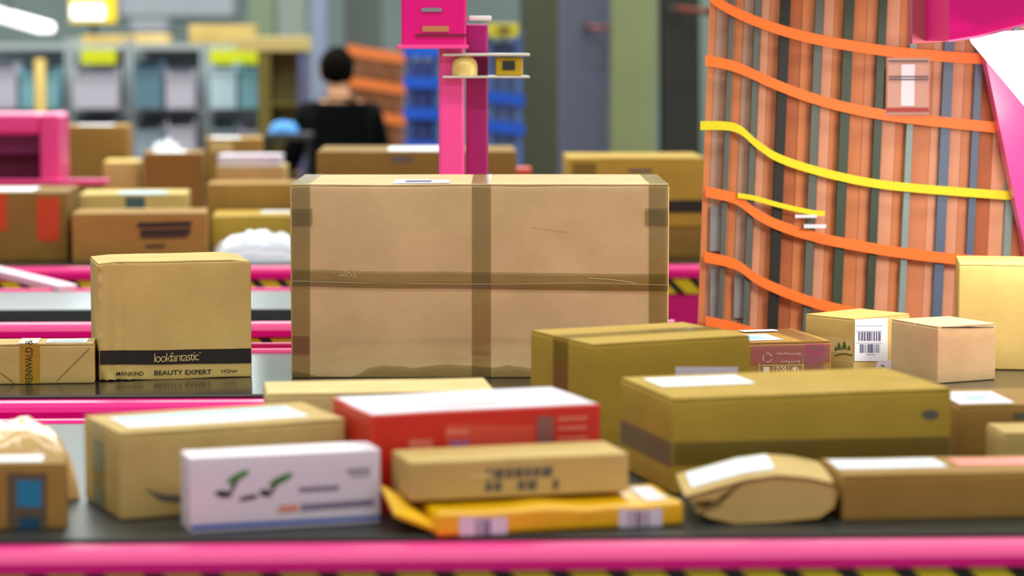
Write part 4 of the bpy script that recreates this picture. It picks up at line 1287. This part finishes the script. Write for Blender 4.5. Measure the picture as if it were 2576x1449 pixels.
skin_mesh('jacket', H, [('hem', 'wai'), ('wai', 'che'), ('che', 'sho'), ('sho', 'col'), ('col', 'co2'), ('sho', 'hod'), ('hod', 'hd2'), ('sho', 'lsh'), ('lsh', 'lup'), ('lup', 'lel'), ('lel', 'lwr'), ('sho', 'rsh'), ('rsh', 'rup'), ('rup', 'rel'), ('rel', 'rwr')], HOOD, 'che')
T = {'pel': ((0, 0, 0.83), (0.165, 0.125)), 'cro': ((0, 0, 0.76), (0.15, 0.11))}
TE = [('pel', 'cro')]
for s, sg in (('l', -1), ('r', 1)):
    T[s + 'hi'] = ((sg * 0.09, 0, 0.70), 0.095); T[s + 'kn'] = ((sg * 0.10, 0.01, 0.44), 0.07); T[s + 'an'] = ((sg * 0.11, -0.005, 0.09), 0.056)
    TE += [('cro', s + 'hi'), (s + 'hi', s + 'kn'), (s + 'kn', s + 'an')]
skin_mesh('trousers', T, TE, TROU, 'pel')
for sg in (-1, 1):
    skin_mesh('shoe', {'h': ((sg * 0.11, -0.04, 0.045), (0.045, 0.045)), 'm': ((sg * 0.115, 0.06, 0.042), (0.048, 0.042)), 't': ((sg * 0.12, 0.16, 0.036), (0.042, 0.034))}, [('h', 'm'), ('m', 't')], BLACK, 'm')
# hair cap over the back and top of the head, ears
V, Fs = [], []
nu, nv = 24, 14
for j in range(nv + 1):
    ph = math.pi * j / nv * 0.80
    for i in range(nu):
        th = 2 * math.pi * i / nu
        front = max(0.0, math.sin(th))
        pp_ = ph * (1 - 0.42 * front)
        V.append((-0.012 + 0.094 * math.sin(pp_) * math.cos(th), 0.022 + 0.108 * math.sin(pp_) * math.sin(th), 1.468 + 0.108 * math.cos(pp_) + 0.003 * noise.noise(Vector((i, j, 0.5)))))
for j in range(nv):
    for i in range(nu):
        Fs.append((j * nu + i, (j + 1) * nu + i, (j + 1) * nu + (i + 1) % nu, j * nu + (i + 1) % nu))
mesh_obj('hair', V, Fs, HAIR, person, True)
for sg in (-1, 1):
    bm = bmesh.new()
    bmesh.ops.create_icosphere(bm, subdivisions=2, radius=1.0, matrix=Matrix.Translation((-0.011 + sg * 0.088, 0.03, 1.45)) @ Matrix.Diagonal((0.011, 0.02, 0.032, 1)))
    bm_obj('ear', bm, SKIN, person, True)

# ================================================================== background of the hall
def bgx(px, py, Y):
    q_ = ony(px, py, Y)
    return q_.x, q_.z
def column(label, pxl, pxr, Y, mat, top=7.0, lean_=0.0, dp=0.3):
    xl, xr = bgx(pxl, 100, Y)[0], bgx(pxr, 100, Y)[0]
    c = (xl + xr) / 2
    t = tag(empty('column', (c, Y + dp / 2, 0)), label, 'column')
    hw_ = (xr - xl) / 2
    for nm, y0, y1 in (('front_flange', -dp / 2, -dp / 2 + 0.03), ('rear_flange', dp / 2 - 0.03, dp / 2)):
        prism(nm, [(-hw_ - lean_, 0), (hw_ - lean_, 0), (hw_ + lean_ * 0.3, top), (-hw_ + lean_ * 0.3, top)], 'y', y0, y1, mat, t)
    prism('web', [(-hw_ * 0.25 - lean_, 0), (hw_ * 0.25 - lean_, 0), (hw_ * 0.25 + lean_ * 0.3, top), (-hw_ * 0.25 + lean_ * 0.3, top)], 'y', -dp / 2 + 0.03, dp / 2 - 0.03, mat, t)
    box('base_plate', (-hw_ - abs(lean_) - 0.05, -dp / 2 - 0.05, 0), (hw_ + abs(lean_) + 0.05, dp / 2 + 0.05, 0.02), DKSTEEL, t)
    return t
column('dark olive steel column right of the blue shelving', 1314, 1404, 13.0, plain('olive_steel', C(64, 66, 46), 0.6))
column('wide slate-blue column behind the large carton', 1404, 1546, 14.5, plain('slate_paint', C(98, 100, 124), 0.6))
column('pale green-grey column behind the large carton', 1546, 1652, 14.0, plain('celadon_paint', C(148, 156, 112), 0.6, var=0.12, scale=3))
column('black column left of the roll cage', 1650, 1740, 13.0, plain('charcoal_paint', C(30, 30, 24), 0.6), lean_=-0.06)
column('pale grey column beside the roll cage', 1728, 1800, 15.0, plain('grey_green_paint', C(128, 140, 132), 0.6))
column('grey-green column behind the person', 626, 690, 17.5, plain('sage_paint', C(112, 124, 100), 0.6))
column('pale grey column right of the sage one', 700, 768, 18.5, plain('pale_grey_paint', C(152, 160, 154), 0.6))
column('bluish column behind the head of the person', 782, 822, 17.0, plain('bluish_paint', C(116, 124, 148), 0.6))
column('dim grey column left of the pink control box', 866, 960, 19.0, plain('dim_grey_paint', C(90, 98, 94), 0.6))
for lab, pxl, pxr, py_, Y in (('short red pipe on the slate-blue column', 1478, 1556, 72, 14.3), ('thin red pipe above the black column', 1700, 1792, 26, 12.8)):
    a_, b_ = ony(pxl, py_ - 5, Y), ony(pxr, py_ + 4, Y)
    tt = tag(empty('pipe', (a_ + b_) / 2), lab, 'pipe')
    tube('pipe_run', [a_ - (a_ + b_) / 2, b_ - (a_ + b_) / 2], 0.012, plain('dull_red_paint', C(120, 36, 26), 0.5), tt)
    for e_ in (a_, b_):
        box('pipe_clip', tuple(e_ - (a_ + b_) / 2 + Vector((-0.01, 0.0, -0.02))), tuple(e_ - (a_ + b_) / 2 + Vector((0.01, 0.22, 0.02))), DKSTEEL, tt)

# steel shelving bays at the back left
SHG = plain('shelf_grey', C(160, 168, 172), 0.5, 0.0)
SIGN = plain('lime_sign', C(196, 200, 10), 0.4)
BINC = [plain('bin_teal', C(110, 160, 176), 0.45), plain('bin_slate', C(130, 146, 160), 0.45), plain('bin_lavender', C(176, 172, 190), 0.45), plain('bin_mint', C(160, 180, 158), 0.45), plain('bin_ice', C(176, 200, 216), 0.45), plain('bin_navy', C(84, 116, 136), 0.45)]
SY = 15.0
bays = [(-60, 172), (176, 322), (326, 512), (516, 690)]
names_ = ['leftmost', 'second from left', 'third from left', 'rightmost']
shelf_z = [0.55, 0.90, 1.22, 1.585]
rb = random.Random(4)
bcount = 0
BINN = ['teal', 'slate-blue', 'lavender', 'mint', 'ice-blue', 'navy']
for bi, (pl, pr) in enumerate(bays):
    xl, xr = bgx(pl, 150, SY)[0], bgx(pr, 150, SY)[0]
    c, hw_ = (xl + xr) / 2, (xr - xl) / 2
    t = tag(empty('shelving_bay', (c, SY + 0.25, 0)), 'grey steel shelving bay with plastic bins, %s of the back row' % names_[bi], 'shelving', 'steel shelving at the back left')
    for sx in (-1, 1):
        for sy in (-0.25, 0.22):
            box('post', (sx * hw_ - 0.02 * (sx > 0), sy, 0), (sx * hw_ + 0.02 * (sx < 0), sy + 0.03, 1.62), SHG, t)
    for z_ in shelf_z:
        box('shelf', (-hw_ + 0.021, -0.25, z_ - 0.03), (hw_ - 0.021, 0.25, z_), SHG, t)
    box('back_panel', (-hw_ + 0.021, 0.19, 0.3), (hw_ - 0.021, 0.21, 1.55), plain('panel_blue_grey', C(176, 190, 200), 0.6), t)
    if bi in (1, 3):
        u, v = bgx((204, 0, 528, 0)[0 if bi == 1 else 2], 162, SY - 0.02), bgx(292 if bi == 1 else 650, 126, SY - 0.02)
        box('bay_sign', (u[0] - c, -0.275, u[1]), (v[0] - c, -0.2535, v[1]), SIGN, t, 0.003)['label'] = 'lime yellow sign'
    for zi, z_ in enumerate(shelf_z[:3]):
        n_ = 2 if hw_ > 0.17 else 1
        for k in range(n_):
            ci = rb.randrange(6)
            bw = (2 * hw_ - 0.06) / n_ - 0.02
            bx_ = c - hw_ + 0.03 + bw / 2 + 0.01 + k * (bw + 0.02)
            bh = rb.uniform(0.22, 0.27)
            q_ = tag(empty('storage_bin', (bx_, SY + 0.02, z_)), '%s plastic bin on the %s shelf of the %s bay%s' % (BINN[ci], ('lower', 'middle', 'upper')[zi], names_[bi], (', left' if k == 0 else ', right') if n_ == 2 else ''), 'bin', 'plastic bins on the back shelving')
            b = bmesh.new()
            th = 0.008
            add_box(b, (-bw / 2, -0.2, 0.0), (bw / 2, 0.16, th)); add_box(b, (-bw / 2, -0.2, th), (bw / 2, -0.2 + th, bh * 0.8))
            add_box(b, (-bw / 2, 0.16 - th, th), (bw / 2, 0.16, bh)); add_box(b, (-bw / 2, -0.2 + th, th), (-bw / 2 + th, 0.16 - th, bh)); add_box(b, (bw / 2 - th, -0.2 + th, th), (bw / 2, 0.16 - th, bh))
            bm_obj('tub', b, BINC[ci], q_)
            box('rim', (-bw / 2 - 0.004, -0.206, bh * 0.8), (bw / 2 + 0.004, -0.19, bh * 0.8 + 0.012), BINC[ci], q_)
# cartons on top of the shelving
zt_ = 1.587
p = back('flat tan carton on top of the shelving, under the yellow monitor', 205, 330, 88, 15.02, 0, 0.35, 'yellow', z=zt_, seed=15)
p = back('cream-topped carton on the third shelving bay', 338, 420, 84, 15.05, 0, 0.3, 'pale', z=zt_, seed=16)
p = back('wide orange-tan carton on the rightmost shelving bay', 476, 640, 62, 15.0, 0, 0.4, 'yellow', z=zt_, seed=17)

# beige cabinet right of the shelving
BEI = plain('beige_board', C(206, 184, 118), 0.6); OLV = plain('olive_board', C(112, 98, 34), 0.6)
KY = 14.2
xl, xr = bgx(648, 150, KY)[0], bgx(772, 150, KY)[0]
zt = bgx(700, 92, KY)[1]
c = (xl + xr) / 2
t = tag(empty('cabinet', (c, KY + 0.2, 0)), 'open beige and olive cabinet between the shelving and the person', 'cabinet')
hw_ = (xr - xl) / 2
box('side_board', (-hw_, -0.2, 0), (-hw_ + 0.07, 0.2, zt - 0.081), OLV, t)
box('side_board', (hw_ - 0.05, -0.2, 0), (hw_, 0.2, zt - 0.081), plain('indigo_board', C(92, 92, 130), 0.6), t)
box('top_board', (-hw_ - 0.12, -0.22, zt - 0.08), (hw_ + 0.01, 0.22, zt), BEI, t, 0.004)
box('back_board', (-hw_ + 0.07, 0.15, 0.1), (hw_ - 0.05, 0.2, zt - 0.081), BEI, t)
for z_ in (0.5, 0.9, 1.25):
    box('shelf', (-hw_ + 0.071, -0.18, z_), (hw_ - 0.051, 0.149, z_ + 0.02), OLV, t)
# stack with blue and white bags beside the person
bb = at_z(725, 13.0, 0)
t = tag(empty('trolley', (bb.x, 13.05, 0)), 'trolley with blue and white bags left of the person', 'trolley')
zt = bgx(725, 335, 13.0)[1]
box('deck', (-0.11, -0.15, zt - 0.03), (0.13, 0.15, zt), DKSTEEL, t, 0.004)
for sx in (-0.1, 0.11):
    for sy in (-0.13, 0.12):
        box('leg', (sx - 0.01, sy - 0.01, 0), (sx + 0.01, sy + 0.01, zt - 0.03), BLACK, t)
tb, _ = lumpy('cloth_bag', 'bright blue bag on the trolley beside the person', 'bag', (bb.x - 0.085, 12.93, 0), (bb.x + 0.06, 12.93, 0), 0.2, 0.055, 0, plain('blue_cloth', C(40, 120, 190), 0.6), 0, 4.0)
tb.location.z = zt + 0.001
# far roll cages with orange straps behind the person
def far_cage(label, pxl, pxr, Y, ytop, bar, board, strap_m, zs, group=None, cat='roll cage', name='roll_cage', tilt=0.04):
    xl, xr = bgx(pxl, 200, Y)[0], bgx(pxr, 200, Y)[0]
    c, hw_ = (xl + xr) / 2, (xr - xl) / 2
    zt = bgx(pxl, ytop, Y)[1]
    t = tag(empty(name, (c, Y + 0.3, 0)), label, cat, group)
    for sx in (-1, 1):
        for sy in (-0.3, 0.27):
            box('post', (sx * hw_ - 0.03 * (sx > 0), sy, 0.12), (sx * hw_ + 0.03 * (sx < 0), sy + 0.03, zt), bar, t)
    n_ = max(2, int(2 * hw_ / 0.09))
    for i in range(1, n_):
        xx = -hw_ + 2 * hw_ * i / n_
        box('upright_rod', (xx - 0.008, -0.295, 0.16), (xx + 0.008, -0.279, zt - 0.03), bar, t)
    box('load_board', (-hw_ + 0.032, -0.24, 0.17), (hw_ - 0.032, -0.2, zt - 0.06), board, t)
    box('base', (-hw_, -0.3, 0.12), (hw_, 0.3, 0.16), DKSTEEL, t)
    for z_ in zs:
        prism('strap', [(-hw_ - 0.01, z_ + tilt * hw_ * 4), (hw_ + 0.01, z_ - tilt * hw_ * 4), (hw_ + 0.01, z_ - 0.055 - tilt * hw_ * 4), (-hw_ - 0.01, z_ - 0.055 + tilt * hw_ * 4)], 'y', -0.312, -0.302, strap_m, t)
    for sx in (-hw_ + 0.06, hw_ - 0.06):
        for sy in (-0.24, 0.24):
            tube('wheel', [(sx - 0.015, sy, 0.06), (sx + 0.015, sy, 0.06)], 0.06, RUBBER, t, 12)
    return t
ORD = plain('dull_orange_webbing', C(206, 104, 40), 0.6)
far_cage('distant roll cage with orange straps behind the person', 878, 1016, 15.8, 108, plain('brown_bar', C(120, 66, 40), 0.6), plain('brown_load', C(130, 80, 46), 0.7, var=0.2, scale=4), ORD, [1.55, 1.36, 1.17, 0.95, 0.7])
BLUE = plain('blue_shelf', C(10, 84, 200), 0.4)
far_cage('blue slatted rack left of the pink post', 1020, 1104, 12.6, 122, plain('navy_bar', C(28, 70, 130), 0.5), plain('violet_blue_load', C(62, 66, 128), 0.6, var=0.2, scale=5), BLUE, [1.58, 1.43, 1.28, 1.12, 0.9], cat='rack', name='slatted_rack', tilt=0.01)
far_cage('blue slatted rack between the pink post and dark column', 1222, 1314, 12.4, 74, plain('steel_blue_bar', C(74, 104, 160), 0.5), plain('blue_grey_load', C(96, 112, 150), 0.6, var=0.25, scale=5), BLUE, [1.36, 1.22, 1.0, 0.8], cat='rack', name='slatted_rack', tilt=0.03)
u, v = bgx(1232, 80, 12.05), bgx(1308, 62, 12.05)
t = tag(empty('crate', ((u[0] + v[0]) / 2, 12.4, u[1] + 0.005)), 'yellow-edged crate on top of the blue rack beside the dark column', 'crate')
hw_ = (v[0] - u[0]) / 2
box('tray', (-hw_, -0.2, -0.03), (hw_, 0.2, v[1] - u[1]), plain('crate_yellow', C(196, 180, 30), 0.5), t, 0.004)
box('grip', (-hw_ * 0.4, -0.21, 0.0), (hw_ * 0.4, -0.2005, 0.02), DKSTEEL, t)
# yellow monitor and white pendant lamp high at the left
u, v = bgx(176, 78, 17.0), bgx(292, -30, 17.0)
t = tag(empty('monitor', ((u[0] + v[0]) / 2, 17.0, u[1])), 'yellow-framed glowing monitor above the shelving at upper left', 'monitor')
hw_, hh_ = (v[0] - u[0]) / 2, v[1] - u[1]
box('frame', (-hw_, 0, 0.05), (hw_, 0.06, hh_), plain('monitor_yellow', C(232, 196, 10), 0.4), t, 0.01)
box('screen', (-hw_ * 0.92, -0.008, 0.08), (hw_ * 0.5, -0.002, hh_ * 0.62), glow('screen_glow', (0.75, 0.93, 1.0, 1), 1.6), t)
box('stand', (-0.02, 0.02, -u[1] + 0.0), (0.02, 0.05, 0.05), DKSTEEL, t)
a_, b_ = ony(-60, 20, 18.0), ony(115, 70, 16.0)
t = tag(empty('pendant_lamp', (a_ + b_) / 2), 'slanting white tube lamp at the upper left corner', 'lamp')
d_ = b_ - a_
bm = bmesh.new()
add_box(bm, (-d_.length / 2, -0.06, -0.03), (d_.length / 2, 0.06, 0.03), 0.02)
o = bm_obj('diffuser', bm, glow('tube_white', (1, 0.98, 0.92, 1), 2.2), t)
o.rotation_euler = d_.to_track_quat('X', 'Z').to_euler()
tube('hanger', [(0, 0, 0.03), (0, 0, 7.0 - t.location.z)], 0.008, DKSTEEL, t)
bb = bgx(100, 290, 14.6)
t = tag(empty('guard_post', (bgx(101, 200, 14.6)[0], 14.6, 0)), 'olive yellow guard post in front of the leftmost shelving bay', 'post')
tube('bollard', [(0, 0, 0.01), (0, 0, bgx(100, 148, 14.6)[1])], 0.032, plain('ochre_paint', C(150, 122, 30), 0.5), t, 12)
tube('foot', [(0, 0, 0), (0, 0, 0.012)], 0.07, DKSTEEL, t, 16)
# made-up pale panels for the bright haze on the back wall, upper left
for lab, pl, pr, yb_, yt_ in (('long made-up pale panel for the bright haze high on the back wall at upper left', 300, 590, 40, -60), ('small made-up lavender haze panel below the long pale wall panel', 325, 425, 78, 46)):
    u, v = bgx(pl, yb_, 21.9), bgx(pr, yt_, 21.9)
    t = tag(empty('haze_panel', ((u[0] + v[0]) / 2, 21.93, u[1])), lab, 'board')
    hw_, hh_ = (v[0] - u[0]) / 2, v[1] - u[1]
    box('sheet', (-hw_, -0.02, 0), (hw_, 0.0, hh_), plain('pale_haze', C(222, 226, 240), 0.5), t)
    for sx in (-1, 1):
        box('edge_strip', (sx * hw_ - 0.02, -0.03, 0), (sx * hw_ + 0.02, -0.0205, hh_), plain('haze_panel_edge', C(170, 176, 190), 0.5), t)
